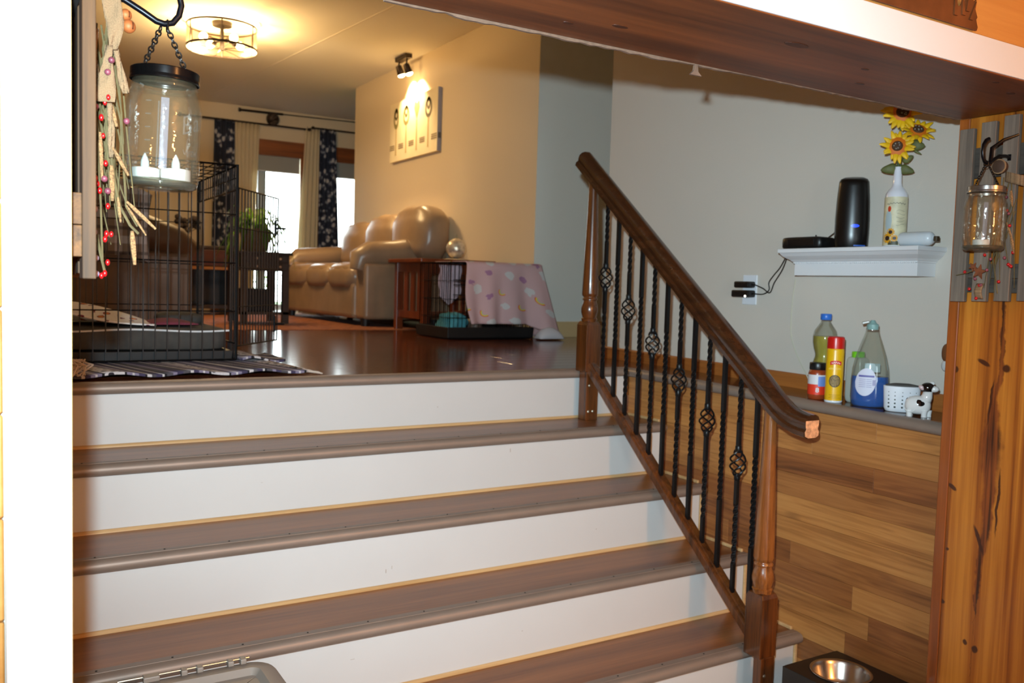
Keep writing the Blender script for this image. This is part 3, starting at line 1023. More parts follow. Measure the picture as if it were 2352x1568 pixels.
# dish soap
c = on_ledge(0.072, -1.108)
o = thing('dish_soap_bottle', 'tapered clear bottle half full of bright blue dish soap', 'soap bottle', c)
RM = rotz(face_az(c) + pi / 2)
prof = [(0.048, 0.0), (0.054, 0.006), (0.057, 0.03), (0.057, 0.085), (0.054, 0.122), (0.046, 0.160), (0.034, 0.198), (0.024, 0.226), (0.020, 0.240), (0.0195, 0.250)]
MB().lathe(prof, c, 32, M=RM, sy=0.58, caps=False).build('bottle', M_clear, o, smooth=True, angle=180)
MB().lathe([(r - 0.0018, z + 0.0012) for r, z in prof[:4]] + [(0.0545, 0.097)], c, 32, M=RM, sy=0.57).build('soap', M_blueliq, o, smooth=True, angle=60)
MB().lathe([(0.0175, 0.246), (0.018, 0.249), (0.018, 0.262), (0.011, 0.267), (0.008, 0.273), (0.006, 0.276)], c, 20).build('spout', mat('teal_clear', (150, 190, 186), 0.2, trans=0.3), o, smooth=True)
dr = (RM @ V(1, 0, 0)).normalized()
MB().box(-0.0115, 0.0115, -0.007, 0.007, -0.004, 0.004, Matrix.Translation(c + V(0, 0, 0.268) - dr * 0.021) @ RM @ roty(-0.25)).build('flip_lid', mat('lid_smoke', (150, 142, 130), 0.3), o, bevel=0.002)
az = face_az(c)
def soap_pt(u, z, lift):
    # point on the flattened front of the bottle
    for (r0, z0), (r1, z1) in zip(prof, prof[1:]):
        if z0 <= z <= z1:
            r = r0 + (r1 - r0) * (z - z0) / (z1 - z0)
            break
    t = math.asin(max(-1, min(1, u / r)))
    p = V(r * sin(t), -r * 0.58 * cos(t) - lift, z)
    return Vector(c) + RM @ p
def soap_patch(m, fn, lift, nu=12, nv=8):
    m.sheet(lambda s, t: soap_pt(fn(s, t)[0], fn(s, t)[1], lift), nu, nv)
    return m
egg = lambda s, t: ((2 * s - 1) * 0.031 - 0.012 + 0.006 * (t - .5) * math.sqrt(max(0.0, 1 - (2 * s - 1) ** 2)), 0.080 + (t - .5) * 2 * 0.044 * math.sqrt(max(0.0, 1 - (2 * s - 1) ** 2)))
soap_patch(MB(), egg, 0.002, 24, 8).build('label', mat('soap_label', (206, 206, 222), 0.5), o, smooth=True, angle=180)
rect = lambda cx, cz, w, h: (lambda s, t: (cx + (s - .5) * w, cz + (t - .5) * h))
soap_patch(MB(), rect(-0.010, 0.099, 0.046, 0.006), 0.0028, 8, 1).build('label_stripe', mat('label_violet', (92, 86, 156), 0.5), o)
for q in range(5):
    soap_patch(MB(), rect(-0.022, 0.089 - q * 0.006, 0.020, 0.002), 0.0028, 4, 1).build('label_line', mat('label_lilac', (158, 156, 190), 0.5), o)
    soap_patch(MB(), rect(-0.002, 0.089 - q * 0.006, 0.016, 0.002), 0.0028, 4, 1).build('label_line', mat('label_lilac', (158, 156, 190), 0.5), o)
soap_patch(MB(), rect(0.013, 0.079, 0.010, 0.018), 0.0028, 3, 1).build('label_block', mat('label_lilac', (158, 156, 190), 0.5), o)
m = MB()
soap_patch(m, rect(0.006, 0.122, 0.046, 0.028), -0.058, 6, 2)
m.build('back_label', mat('soap_back_label', (188, 206, 214), 0.5), o)

# perforated sponge basket
c = on_ledge(0.075, -1.222)
o = thing('sponge_basket', 'white plastic basket with rows of round holes', 'basket', c)
A = face_az(c)
BM = rotz(A + pi / 2 + 0.12)
def bk(u, w, z): return Vector(c) + BM @ V(u, w, z)
prof = [(0.030, 0.0), (0.036, 0.003), (0.0395, 0.012), (0.042, 0.075), (0.0425, 0.080)]
MB().lathe(prof, c, 36, M=BM, sx=1.25, sy=0.62, caps=False).build('shell', M_wplastic, o, smooth=True, angle=180, solid=0.0015)
MB().lathe([(0.0005, 0.004), (0.034, 0.004)], c, 36, M=BM, sx=1.25, sy=0.62, caps=False).build('bottom', M_wplastic, o)
MB().lathe([(0.0405, 0.052), (0.0408, 0.080), (0.0385, 0.084), (0.02, 0.088), (0.0005, 0.089)], c, 36, M=BM, sx=1.2, sy=0.55).build('sponge', mat('dark_sponge', (78, 76, 74), 0.9, noise=0.2, nscale=300), o, smooth=True)
hm = mat('hole_dark', (44, 52, 48), 0.7)
for col in range(5):
    for rw in range(5):
        t = (-0.85 + col * 0.42)
        z = 0.016 + rw * 0.0115
        rr = 0.0405 - 0.0012 + 0.0026 * (z / 0.08)
        p = V(rr * 1.25 * sin(t), -rr * 0.62 * cos(t), z)
        nrm = V(sin(t) / 1.25, -cos(t) / 0.62, 0).normalized()
        R3 = nrm.to_track_quat('Z', 'Y').to_matrix().to_4x4()
        hr_ = 0.0031 - rw * 0.00045
        MB().lathe([(hr_, -0.0005), (hr_, 0.0014), (0.0002, 0.0014)], (0, 0, 0), 12, M=Matrix.Translation(c) @ BM @ Matrix.Translation(p) @ R3).build('hole', hm, o)

# cow shaped scrubber holder
c = on_ledge(0.045, -1.298)
o = thing('cow_figurine', 'black and white ceramic cow figurine by the pine jamb', 'figurine', c)
A = face_az(c) + pi / 2
CM = Matrix.Translation(c) @ rotz(A)          # x = right as seen by the camera, y = away
M_cer = mat('white_ceramic', (226, 224, 222), 0.12, coat=0.5)
M_cblk = mat('black_glaze', (10, 11, 13), 0.1, coat=0.5)
m = MB()
m.puff((0, 0, 0), (0.036, 0.024, 0.028), 0.85, 24, 14, M=CM @ trans(0, 0, 0.034))
m.tube([CM @ V(0.018, 0, 0.048), CM @ V(0.024, -0.002, 0.062), CM @ V(0.026, -0.003, 0.078)], [0.019, 0.015, 0.012], 14)
m.build('body', M_cer, o, smooth=True, angle=180)
m = MB()
m.sphere((0, 0, 0), 0.017, 18, 12, (1.15, 0.95, 0.92), CM @ trans(0.024, -0.004, 0.088))
hd_ = m.build('head', M_cblk, o, smooth=True, angle=180)
MB().sphere((0, 0, 0), 0.012, 16, 10, (1.2, 0.95, 0.8), CM @ trans(0.041, -0.006, 0.085)).build('muzzle', M_cer, hd_, smooth=True, angle=180)
MB().sphere((0, 0, 0), 0.0075, 12, 8, (1.3, 0.5, 0.8), CM @ trans(0.008, -0.014, 0.088) @ roty(0.5)).build('ear', mat('ear_pink', (206, 176, 176), 0.3), hd_, smooth=True, angle=180)
MB().sphere((0, 0, 0), 0.0075, 12, 8, (1.3, 0.5, 0.8), CM @ trans(0.034, 0.008, 0.099) @ roty(-0.4)).build('ear', M_cer, hd_, smooth=True, angle=180)
for (x, yy) in ((-0.022, -0.012), (0.018, -0.014), (0.030, 0.008), (-0.02, 0.012)):
    MB().tube([CM @ V(x, yy, 0.02), CM @ V(x, yy, 0.006), CM @ V(x, yy, 0.0)], [0.010, 0.008, 0.0085], 12).build('leg', M_cer, o, smooth=True)
def patch(x, z, rx, rz, name='spot'):
    """Black glaze spot lying on the body ellipsoid."""
    def fn(s, t):
        u = x + (2 * s - 1) * rx
        v = z + (2 * t - 1) * rz * math.sqrt(max(0.02, 1 - (2 * s - 1) ** 2))
        k = 1 - (u / 0.036) ** 2 - ((v - 0.034) / 0.028) ** 2
        return CM @ V(u, -0.0252 * math.sqrt(max(0.0, k)) - 0.0006, v)
    MB().sheet(fn, 10, 8).build(name, M_cblk, o, smooth=True, angle=180)
patch(0.008, 0.045, 0.012, 0.012)
patch(-0.0285, 0.044, 0.005, 0.010)
patch(0.031, 0.042, 0.0035, 0.010)
MB().tube([CM @ V(-0.02 + 0.018 * cos(a), -0.0245 + 0.004 * abs(cos(a)), 0.034 + 0.02 * sin(a)) for a in [pi + i * pi / 12 for i in range(13)]], 0.0012, 5).build('pouch_edge', M_cer, o, smooth=True)

# little hanging ornament half hidden by the jamb
o = thing('hanging_ornament', 'tiny brown and white ornament hung on the white wall beside the jamb', 'ornament', (0.205, -1.285, 0.14))
MB().puff((0.205, -1.285, 0.165), (0.012, 0.022, 0.030), 0.8, 16, 10).build('top', mat('ornament_brown', (112, 66, 34), 0.6), o, smooth=True, angle=180)
MB().puff((0.205, -1.282, 0.125), (0.010, 0.018, 0.018), 0.8, 16, 10).build('bottom', mat('ornament_white', (206, 206, 206), 0.5), o, smooth=True, angle=180)
MB().tube([(0.212, -1.285, 0.19), (0.219, -1.285, 0.215)], 0.001, 5).build('string', M_blackplastic, o)

# ------------------------------------------------------------------ outlet, adapters and cords
o = thing('wall_outlet', 'white outlet plate on the white wall behind two black adapters', 'outlet', (0.22, -0.44, 0.345))
box(0.214, 0.2195, -0.475, -0.402, 0.287, 0.403).build('plate', M_wplastic, o, bevel=0.003)
for zz in (0.365, 0.325):
    box(0.2125, 0.2142, -0.457, -0.42, zz - 0.014, zz + 0.014).build('socket', M_white, o, bevel=0.004)
def adapter(name, label, y0, y1, z0, z1, led):
    a = thing(name, label, 'adapter', (0.212, (y0 + y1) / 2, z0), 'power adapters in the outlet')
    box(0.170, 0.2120, y0, y1, z0, z1).build('body', M_blackplastic, a, bevel=0.005)
    box(0.176, 0.206, y0 - 0.004, y0, z0 + 0.005, z1 - 0.005).build('end_cap', mat('grey_black', (30, 30, 33), 0.5), a, bevel=0.002)
    MB().tube([(0.19, y0 - 0.001, (z0 + z1) / 2), (0.19, y0 - 0.016, (z0 + z1) / 2)], 0.004, 8).build('strain_relief', M_blackplastic, a)
    if led:
        MB().sphere((0.170, y0 + 0.014, z0 + 0.004), 0.004, 8, 6).build('light', mat('adapter_led', (255, 250, 235), 0.3, emit=((255, 250, 235), 6)), a)
    return a
adapter('power_adapter', 'upper of the two black adapters in the outlet', -0.472, -0.396, 0.353, 0.377, False)
adapter('power_adapter', 'lower wider black adapter with a white light in the outlet', -0.474, -0.384, 0.316, 0.343, True)
def cord(name, label, pts, r, m):
    """Catmull-Rom cord."""
    P = [Vector(p) for p in pts]
    P = [P[0] * 2 - P[1]] + P + [P[-1] * 2 - P[-2]]
    out = []
    for i in range(1, len(P) - 2):
        for j in range(8):
            t = j / 8
            out.append(0.5 * ((2 * P[i]) + (P[i + 1] - P[i - 1]) * t + (2 * P[i - 1] - 5 * P[i] + 4 * P[i + 1] - P[i + 2]) * t * t + (3 * P[i] - P[i - 1] - 3 * P[i + 1] + P[i + 2]) * t ** 3))
    out.append(P[-2])
    return tag(MB().tube(out, r, 6).build(name, m, smooth=True), label, 'cord')
M_cord = mat('black_cord', (22, 22, 20), 0.5)
cord('black_cable', 'thin black cord looping from the upper adapter to the shelf', [(0.19, -0.489, 0.365), (0.195, -0.525, 0.352), (0.2, -0.556, 0.336), (0.2, -0.575, 0.372), (0.2, -0.592, 0.395), (0.198, -0.615, 0.425), (0.19, -0.64, 0.468), (0.17, -0.655, 0.486)], 0.0022, M_cord)
cord('black_cable', 'thin black cord rising from the lower adapter to the shelf', [(0.19, -0.491, 0.33), (0.2, -0.525, 0.330), (0.2, -0.552, 0.347), (0.2, -0.550, 0.375), (0.2, -0.575, 0.405), (0.2, -0.60, 0.430), (0.195, -0.632, 0.472), (0.18, -0.65, 0.49)], 0.0022, M_cord)
cord('data_cable', 'thin white cable hanging from the shelf down to the ledge', [(0.214, -0.665, 0.39), (0.215, -0.655, 0.32), (0.215, -0.652, 0.24), (0.215, -0.658, 0.17), (0.213, -0.695, 0.10), (0.205, -0.752, 0.03), (0.20, -0.77, -0.008)], 0.002, mat('white_cord', (196, 190, 170), 0.5))

# ------------------------------------------------------------------ crown moulding shelf and what stands on it
o = thing('wall_shelf', 'white crown moulding shelf on the white wall', 'shelf', (0.219, -0.97, 0.40))
ZS = 0.492
def sring(dx, dy, z):     # half outline: wall, left end, front, right end
    return [V(0.2195, -0.735 + dy, z), V(0.125 - dx, -0.735 + dy, z), V(0.125 - dx, -1.215 - dy, z), V(0.2195, -1.215 - dy, z)]
pf = [(0.0, 0.400), (0.0, 0.441), (0.004, 0.443), (0.004, 0.447), (0.008, 0.449), (0.012, 0.454), (0.022, 0.460), (0.030, 0.466), (0.036, 0.474), (0.038, 0.477), (0.042, 0.478), (0.042, 0.4895), (0.040, ZS)]
MB().rings([sring(d * 1.25, d * 0.82, z) for d, z in pf]).build('moulding', M_white, o, bevel=0.0006, seg=1)
m = MB()
for i in range(62):
    y = -0.738 - i * 0.0077
    m.box(0.118, 0.1225, y - 0.006, y - 0.001, 0.4425, 0.4475, trans(0, y, 0.445) @ rotx(0.5) @ trans(0, -y, -0.445))
tag(m.build('rope_bead', M_white, o), kind='stuff')

# router tower
c = V(0.150, -0.948, ZS)
o = thing('router_tower', 'tall black router tower with a blue light on the shelf', 'router', c)
RT = rotz(face_az(c) + pi / 2)
prof = [(0.050, 0.0), (0.053, 0.004), (0.0545, 0.05), (0.0545, 0.10), (0.052, 0.16), (0.0485, 0.205), (0.047, 0.222)]
rs = []
n = 32
for r, z in prof:
    ring = []
    for j in range(n):
        a = 2 * pi * j / n
        x, y = r * cos(a), r * 0.72 * sin(a)
        zz = z + (0.010 * (-x / 0.05) * 0 + 0.008 * (y / 0.04) if z > 0.21 else 0)
        ring.append(c + RT @ V(x, y, zz))
    rs.append(ring)
top = [c + RT @ V(0.042 * cos(2 * pi * j / n), 0.030 * sin(2 * pi * j / n), 0.231 + 0.006 * sin(2 * pi * j / n)) for j in range(n)]
top2 = [c + RT @ V(0.03 * cos(2 * pi * j / n), 0.021 * sin(2 * pi * j / n), 0.236 + 0.005 * sin(2 * pi * j / n)) for j in range(n)]
MB().rings(rs + [top, top2]).build('body', mat('router_black', (9, 9, 10), 0.3), o, smooth=True, angle=50)
def tow(u, z, lift):
    r = 0.0545
    t = math.asin(max(-1, min(1, u / r)))
    return c + RT @ V(r * sin(t), -(r * 0.72) * cos(t) - lift, z)
MB().sheet(lambda s, t: tow(0.010 + (s - .5) * 0.026, 0.073 + (t - .5) * 0.011 * math.sqrt(max(0.05, 1 - (2 * s - 1) ** 2)), 0.0006), 8, 4).build('status_light', mat('blue_led', (30, 70, 210), 0.3, emit=((24, 60, 220), 1.2)), o)
MB().sheet(lambda s, t: tow(0.026 + (s - .5) * 0.036, 0.008 + (t - .5) * 0.004, 0.0006), 8, 1).build('base_stripe', mat('blue_stripe', (52, 100, 190), 0.4), o)
# flat box beside it
c = V(0.145, -0.775, ZS)
o = thing('network_box', 'flat rounded black box lying on the shelf', 'network box', c)
MB().puff((c.x, c.y + 0.003, c.z + 0.0215), (0.045, 0.088, 0.0215), 0.3, 28, 12).build('body', mat('box_black', (13, 13, 14), 0.4), o, smooth=True, angle=180)
box(0.0985, 0.1005, -0.835, -0.72, ZS + 0.010, ZS + 0.034).build('front_panel', mat('smoked_panel', (22, 20, 20), 0.15), o, bevel=0.002)
MB().tube([(0.16, -0.845, ZS + 0.04), (0.165, -0.865, ZS + 0.055), (0.17, -0.875, ZS + 0.08)], 0.0018, 6).build('cable', M_cord, o)
MB().tube([(0.15, -0.80, ZS + 0.042), (0.15, -0.802, ZS + 0.050)], 0.0025, 6).build('button', M_blackplastic, o)

# white bottle vase
c = V(0.135, -1.122, ZS)
o = thing('bottle_vase', 'white wine bottle vase with a sunflower label', 'vase', c)
MB().lathe([(0.031, 0.0), (0.0335, 0.003), (0.034, 0.01), (0.034, 0.155), (0.032, 0.168), (0.025, 0.180), (0.016, 0.190), (0.0130, 0.202), (0.0120, 0.245), (0.0120, 0.252)], c, 32, caps=False).build('bottle', mat('bottle_white', (226, 226, 234), 0.15, coat=0.4), o, smooth=True, angle=180)
az = face_az(c)
band(MB(), c, 0.034, az - 1.75, az + 1.75, 0.004, 0.156, 0.0006, 30).build('label', mat('vase_label', (208, 200, 168), 0.5, noise=0.18, nscale=36), o, smooth=True, angle=180)
def dec(m_, vs, fs, a, z, name, lift):
    wrap(MB(), c, 0.034, vs, fs, az + a, z, lift).build(name, m_, o)
vs, fs = disc_grid(0.0055, 0.009)
dec(mat('label_strawberry', (200, 64, 28), 0.5), vs, fs, -0.55, 0.118, 'label_fruit', 0.0012)
ink = mat('label_ink_grey', (148, 142, 122), 0.5)
vs, fs = grid_poly(lambda s, t: ((s - .5) * 0.058, (t - .5) * 0.003 + 0.004 * cos((s - .5) * 3) + 0.0015 * sin(s * 40)), 40, 1)
dec(ink, vs, fs, 0.05, 0.132, 'label_script', 0.0012)
for q in range(5):
    vs, fs = grid_poly(lambda s, t: ((s - .5) * 0.026, (t - .5) * 0.0011 + 0.0022 * sin(s * 5 + q)), 14, 1)
    dec(ink, vs, fs, 0.45 + 0.05 * (q % 2), 0.112 - q * 0.011, 'label_script', 0.0012)
vs, fs = disc_grid(0.011, 0.034)
dec(mat('label_blue_wash', (170, 186, 190), 0.5), vs, fs, -0.62, 0.080, 'label_jug', 0.0009)
M_sunpet = mat('printed_petal', (214, 150, 20), 0.5)
M_suneye = mat('printed_eye', (46, 24, 12), 0.5)
for (a, z, r) in ((-0.62, 0.026, 0.018), (-0.35, 0.045, 0.014), (0.0, 0.026, 0.012)):
    pts = []
    nn = 22
    pts = [(r * (1 if i % 2 else 0.72) * cos(2 * pi * i / nn), r * (1 if i % 2 else 0.72) * sin(2 * pi * i / nn)) for i in range(nn)]
    vs = [(0, 0)] + pts
    fs = [(0, 1 + i, 1 + (i + 1) % nn) for i in range(nn)]
    dec(M_sunpet, vs, fs, a, z, 'label_sunflower', 0.0012)
    vs, fs = disc_grid(r * 0.42, r * 0.42)
    dec(M_suneye, vs, fs, a, z, 'label_sunflower_eye', 0.0018)
vs, fs = rect_grid(0.03, 0.012)
dec(mat('label_leaf', (66, 66, 46), 0.5), vs, fs, -0.1, 0.011, 'label_leaf', 0.0010)

# white cylinder lying on its side
c = V(0.104, -1.213, ZS + 0.0215)
o = thing('white_canister', 'white plastic cylinder lying on its side beside the bottle vase', 'canister', (c.x, c.y, ZS))
ax = V(0.06, -1, 0).normalized()
TM = Matrix.Translation(c) @ ax.to_track_quat('Z', 'Y').to_matrix().to_4x4()
MB().lathe([(0.012, -0.045), (0.019, -0.043), (0.0215, -0.037), (0.0215, 0.045), (0.020, 0.054), (0.015, 0.060), (0.008, 0.063)], (0, 0, 0), 28, M=TM).build('body', mat('canister_white', (206, 214, 220), 0.3), o, smooth=True)
MB().box(-0.009, 0.009, -0.009, 0.006, 0.066, 0.078, TM).build('cap', mat('canister_cap', (66, 52, 34), 0.5), o, bevel=0.002)
MB().tube([TM @ V(0, 0, 0.062), TM @ V(0, 0.004, 0.067)], 0.005, 8).build('neck', M_wplastic, o)

# artificial sunflowers
M_pet = mat('sunflower_petal', (238, 186, 16), 0.55, noise=0.15, nscale=40)
M_pet_in = mat('sunflower_petal_root', (214, 110, 10), 0.6)
M_eye = mat('sunflower_eye', (74, 48, 28), 0.8, noise=0.4, nscale=300)
M_leafs = mat('sunflower_leaf', (92, 96, 48), 0.6, noise=0.25, nscale=50)
M_dew = mat('dew_drop', (220, 215, 200), 0.05, trans=0.6)
vx, vy = 0.135, -1.122
base = V(vx, vy, ZS + 0.245)
def leaf(m, p, d, up, L, Wd):
    d = Vector(d).normalized(); up = Vector(up).normalized()
    s = d.cross(up).normalized()
    def fn(a, b):
        w = Wd * (min(1, a * 2.6 + 0.25) * (1 - a) ** 0.55 * 1.25 + 0.02) * (2 * b - 1)
        return Vector(p) + d * (L * a) + s * w + up * (0.12 * L * sin(a * pi) - 0.25 * abs(w))
    m.sheet(fn, 8, 4)
    return m
def sunflower(label, c, nrm, r, seed, stem_pts, leaves):
    o = thing('sunflower', label, 'flower', base, 'artificial sunflowers in the bottle vase')
    c = Vector(c)
    nrm = Vector(nrm).normalized()
    q = nrm.to_track_quat('Z', 'Y').to_matrix().to_4x4()
    Q = Matrix.Translation(c) @ q
    rr = random.Random(seed)
    for layer in range(2):
        for i in range(9):
            a = 2 * pi * (i + 0.5 * layer) / 9 + rr.uniform(-.16, .16)
            L = r * rr.uniform(0.55, 0.86)
            d = Q.to_3x3() @ V(cos(a), sin(a), rr.uniform(-0.25, 0.45) + 0.1 * layer)
            root = Q @ V(cos(a) * r * 0.32, sin(a) * r * 0.32, 0.001 * layer)
            pm = leaf(MB(), root, d, nrm, L, r * 0.17).build('petal', M_pet, o, smooth=True, angle=180, solid=0.0006)
    MB().lathe([(r * 0.60, 0.0035), (r * 0.44, 0.007), (r * 0.3, 0.009)], (0, 0, 0), 20, M=Q, caps=False).build('petal_roots', M_pet_in, o, smooth=True, angle=180)
    ey = MB().lathe([(r * 0.34, 0.002), (r * 0.34, 0.008), (r * 0.26, 0.013), (0.001, 0.014)], (0, 0, 0), 20, M=Q).build('eye', M_eye, o, smooth=True)
    for i in range(6):
        a = rr.uniform(0, 6.28)
        d_ = r * rr.uniform(0.08, 0.28)
        MB().sphere(Q @ V(d_ * cos(a), d_ * sin(a), 0.0145), 0.0024, 8, 6).build('dew_drop', M_dew, ey, smooth=True, angle=180)
    MB().tube(stem_pts + [c - nrm * 0.004], 0.0028, 7).build('stem', mat('flower_stem', (70, 84, 40), 0.6), o, smooth=True)
    MB().lathe([(0.004, -0.012), (r * 0.4, -0.002), (r * 0.42, 0.0)], (0, 0, 0), 12, M=Q, caps=False).build('calyx', M_leafs, o, smooth=True)
    for (p, d, up, L, Wd) in leaves:
        leaf(MB(), p, d, up, L, Wd).build('leaf', M_leafs, o, smooth=True, angle=180, solid=0.0006)
tocam = (CAM - base).normalized()
lat = V(-tocam.y, tocam.x, 0).normalized()      # towards the right in the picture
if lat.dot(CR) < 0:
    lat = -lat
def fp(du, dz, dd): return base + lat * du + V(0, 0, dz) + V(tocam.x, tocam.y, 0).normalized() * dd
sunflower('lowest sunflower, facing forward just over the bottle neck', fp(-0.006, 0.066, 0.034), tocam + V(0, 0, 0.25), 0.049, 1, [base - V(0, 0, .03), fp(0.0, 0.03, 0.008)],
          [(fp(0, 0.004, 0.006), -lat + V(0, 0, -0.12), tocam, 0.052, 0.017), (fp(0, 0.004, 0.006), lat * 0.9 + V(0, 0, -0.28), tocam, 0.05, 0.016), (fp(0.012, 0.022, 0.01), lat + V(0, 0, 0.6), tocam, 0.035, 0.012)])
sunflower('middle sunflower, set to the right and facing up', fp(0.050, 0.115, 0.012), tocam * 0.8 + V(0, 0, 0.75) + lat * 0.2, 0.051, 2, [base - V(0, 0, .03), fp(0.01, 0.05, 0.0), fp(0.034, 0.09, 0.0)],
          [(fp(0.03, 0.075, 0.0), lat * 0.8 + V(0, 0, -0.1), tocam, 0.045, 0.018), (fp(0.04, 0.06, 0.0), lat * 0.9 + V(0, 0, -0.55), tocam, 0.03, 0.004)])
sunflower('topmost sunflower, tucked up behind the header board', fp(0.004, 0.176, 0.01), tocam * 0.9 + V(0, 0, 0.25), 0.058, 3, [base - V(0, 0, .03), fp(-0.004, 0.06, -0.006), fp(0.0, 0.13, -0.006)], [])
# ------------------------------------------------------------------ slatted wall boards with hook, jar lantern and berry garland
M_slat = wood('weathered_slat', (98, 64, 30), (54, 35, 17), 'Z', 3, 70, rough=0.75, vary=0.08, bump=0.3)
M_slat_g = wood('grey_weathered_slat', (132, 118, 104), (84, 74, 66), 'Z', 3, 80, rough=0.8, vary=0.12, bump=0.3)
M_batten = wood('batten_wood', (124, 80, 38), (44, 28, 14), 'Y', 12, 90, rough=0.75, bump=0.2)
M_batten_g = wood('batten_grey', (92, 82, 72), (58, 50, 44), 'Y', 6, 80, rough=0.8)
M_hook = mat('hook_iron', (18, 18, 24), 0.3, metal=0.6)
M_chain = mat('chain_iron', (40, 34, 30), 0.4, metal=0.7)
M_lid = mat('dark_lid', (30, 28, 28), 0.22, metal=0.85)
M_lid_s = mat('silver_lid', (150, 146, 142), 0.25, metal=0.9)
M_jar = thin_glass('jar_glass', (253, 253, 251), 0.04, body=0.014, bodyc=(232, 214, 176), refl=0.5, wavy=0.35)
M_wax = mat('tealight_white', (196, 196, 192), 0.45)
M_flame = mat('tealight_tip', (164, 166, 164), 0.4)
M_twig = mat('dry_twig', (92, 78, 46), 0.8, noise=0.25, nscale=60)
M_berry = mat('red_berry', (172, 14, 18), 0.3)
M_pink = mat('frosted_berry', (118, 58, 70), 0.45, noise=0.3, nscale=120)
M_lilac = mat('pale_frosted_berry', (150, 130, 148), 0.5, noise=0.25, nscale=120)
M_straw = mat('grainy_straw', (138, 102, 64), 0.9, noise=0.6, nscale=420, bump=0.6, bscale=500)
M_bell = mat('rusty_bell', (170, 92, 44), 0.6, metal=0.3, noise=0.3, nscale=60)
M_star = mat('rusty_star', (122, 66, 36), 0.7, metal=0.2, noise=0.3, nscale=60)

def burlap_mat(n='burlap'):
    if n in MATS:
        return MATS[n]
    k = NT(n)
    tc = k.n('ShaderNodeTexCoord')
    w1 = k.n('ShaderNodeTexWave', bands_direction='Z', i_Scale=190.0, i_Distortion=3.0)
    w2 = k.n('ShaderNodeTexWave', bands_direction='X', i_Scale=190.0, i_Distortion=2.0)
    for w in (w1, w2):
        w.inputs['Detail Scale'].default_value = 3.0
        k.l(tc, 3, w, 0)
    f = k.math('MULTIPLY', k.math('ADD', w1.outputs[1], w2.outputs[1]), 0.5)
    k.t.links.new(k.ramp(f, [(0.1, lin((104, 78, 54))), (0.8, lin((156, 124, 90)))]), k.b.inputs['Base Color'])
    k.b.inputs['Roughness'].default_value = 0.95
    k.bump(f, 0.6, 0.001)
    MATS[n] = k.m
    return k.m
M_burlap = burlap_mat()

SY = [-1.726, -1.6665, -1.607, -1.5475, -1.488]
STOP = [0.80, 0.812, 0.806, 0.797, 0.786]
def board(s, xj, label, m_slat, m_bat, m_bat_hi):
    """s = +1: fixed on the left jamb facing +X; s = -1: on the right jamb facing -X."""
    o = thing('slat_board', label, 'wall board', (xj, -1.607, 0.33))
    bx = lambda a, b, y0, y1, z0, z1: box(min(xj + s * a, xj + s * b), max(xj + s * a, xj + s * b), y0, y1, z0, z1)
    for y, zt in zip(SY, STOP):
        bx(0.0155, 0.0305, y - 0.0195, y + 0.0195, 0.326 + 0.004 * ((y * 1000) % 2), zt).build('slat', m_slat, o, bevel=0.0012)
    bx(0.001, 0.0155, -1.742, -1.475, 0.390, 0.427).build('batten', m_bat, o, bevel=0.001)
    bx(0.001, 0.0155, -1.742, -1.475, 0.352, 0.389).build('batten', m_bat, o, bevel=0.001)
    bx(0.001, 0.0155, -1.742, -1.475, 0.655, 0.735).build('batten', m_bat_hi, o, bevel=0.001)
    pts = []
    P = [(0.0305, .698), (0.05, .700), (0.078, .697), (0.100, .686), (0.118, .676), (0.128, .674), (0.139, .677), (0.147, .688), (0.150, .702), (0.147, .718), (0.138, .730), (0.126, .735)]
    hk = MB().tube([V(xj + s * a, -1.607, z) for a, z in P], 0.0043, 10).build('hook', M_hook, o, smooth=True)
    bx(0.0305, 0.0325, -1.612, -1.602, 0.690, 0.706).build('hook_plate', M_hook, hk, bevel=0.003)
    if s < 0:   # the right hook also has a twig shaped upper arm
        MB().tube([V(xj + s * 0.115, -1.607, .675), V(xj + s * 0.10, -1.60, .715), V(xj + s * 0.07, -1.612, .738), V(xj + s * 0.04, -1.632, .752)], [0.0045, 0.0045, 0.004, 0.003], 8).build('hook_twig', M_hook, o, smooth=True)
    return o
board(1, XL, 'tan weathered slat board on the left jamb, seen edge on', M_slat, M_batten, mat('batten_black', (40, 34, 32), 0.8))
board(-1, XR, 'grey weathered slat board on the pine jamb', M_slat_g, M_batten_g, M_batten_g)

def chain(o, a, b, n, parent_part):
    a, b = Vector(a), Vector(b)
    d = b - a
    t = d.normalized()
    s1 = t.cross(V(0, 1, 0)).normalized()
    s2 = t.cross(s1).normalized()
    L = d.length / n
    for i in range(n):
        c = a + d * ((i + 0.5) / n)
        sd = s1 if i % 2 else (s1 * 0.5 + s2 * 0.87)
        pts = [c + t * (L * 0.68 * sin(q)) + sd * (0.0032 * cos(q)) for q in [2 * pi * j / 12 for j in range(13)]]
        MB().tube(pts, 0.0011, 5, caps=False).build('chain_link', M_chain, parent_part, smooth=True)

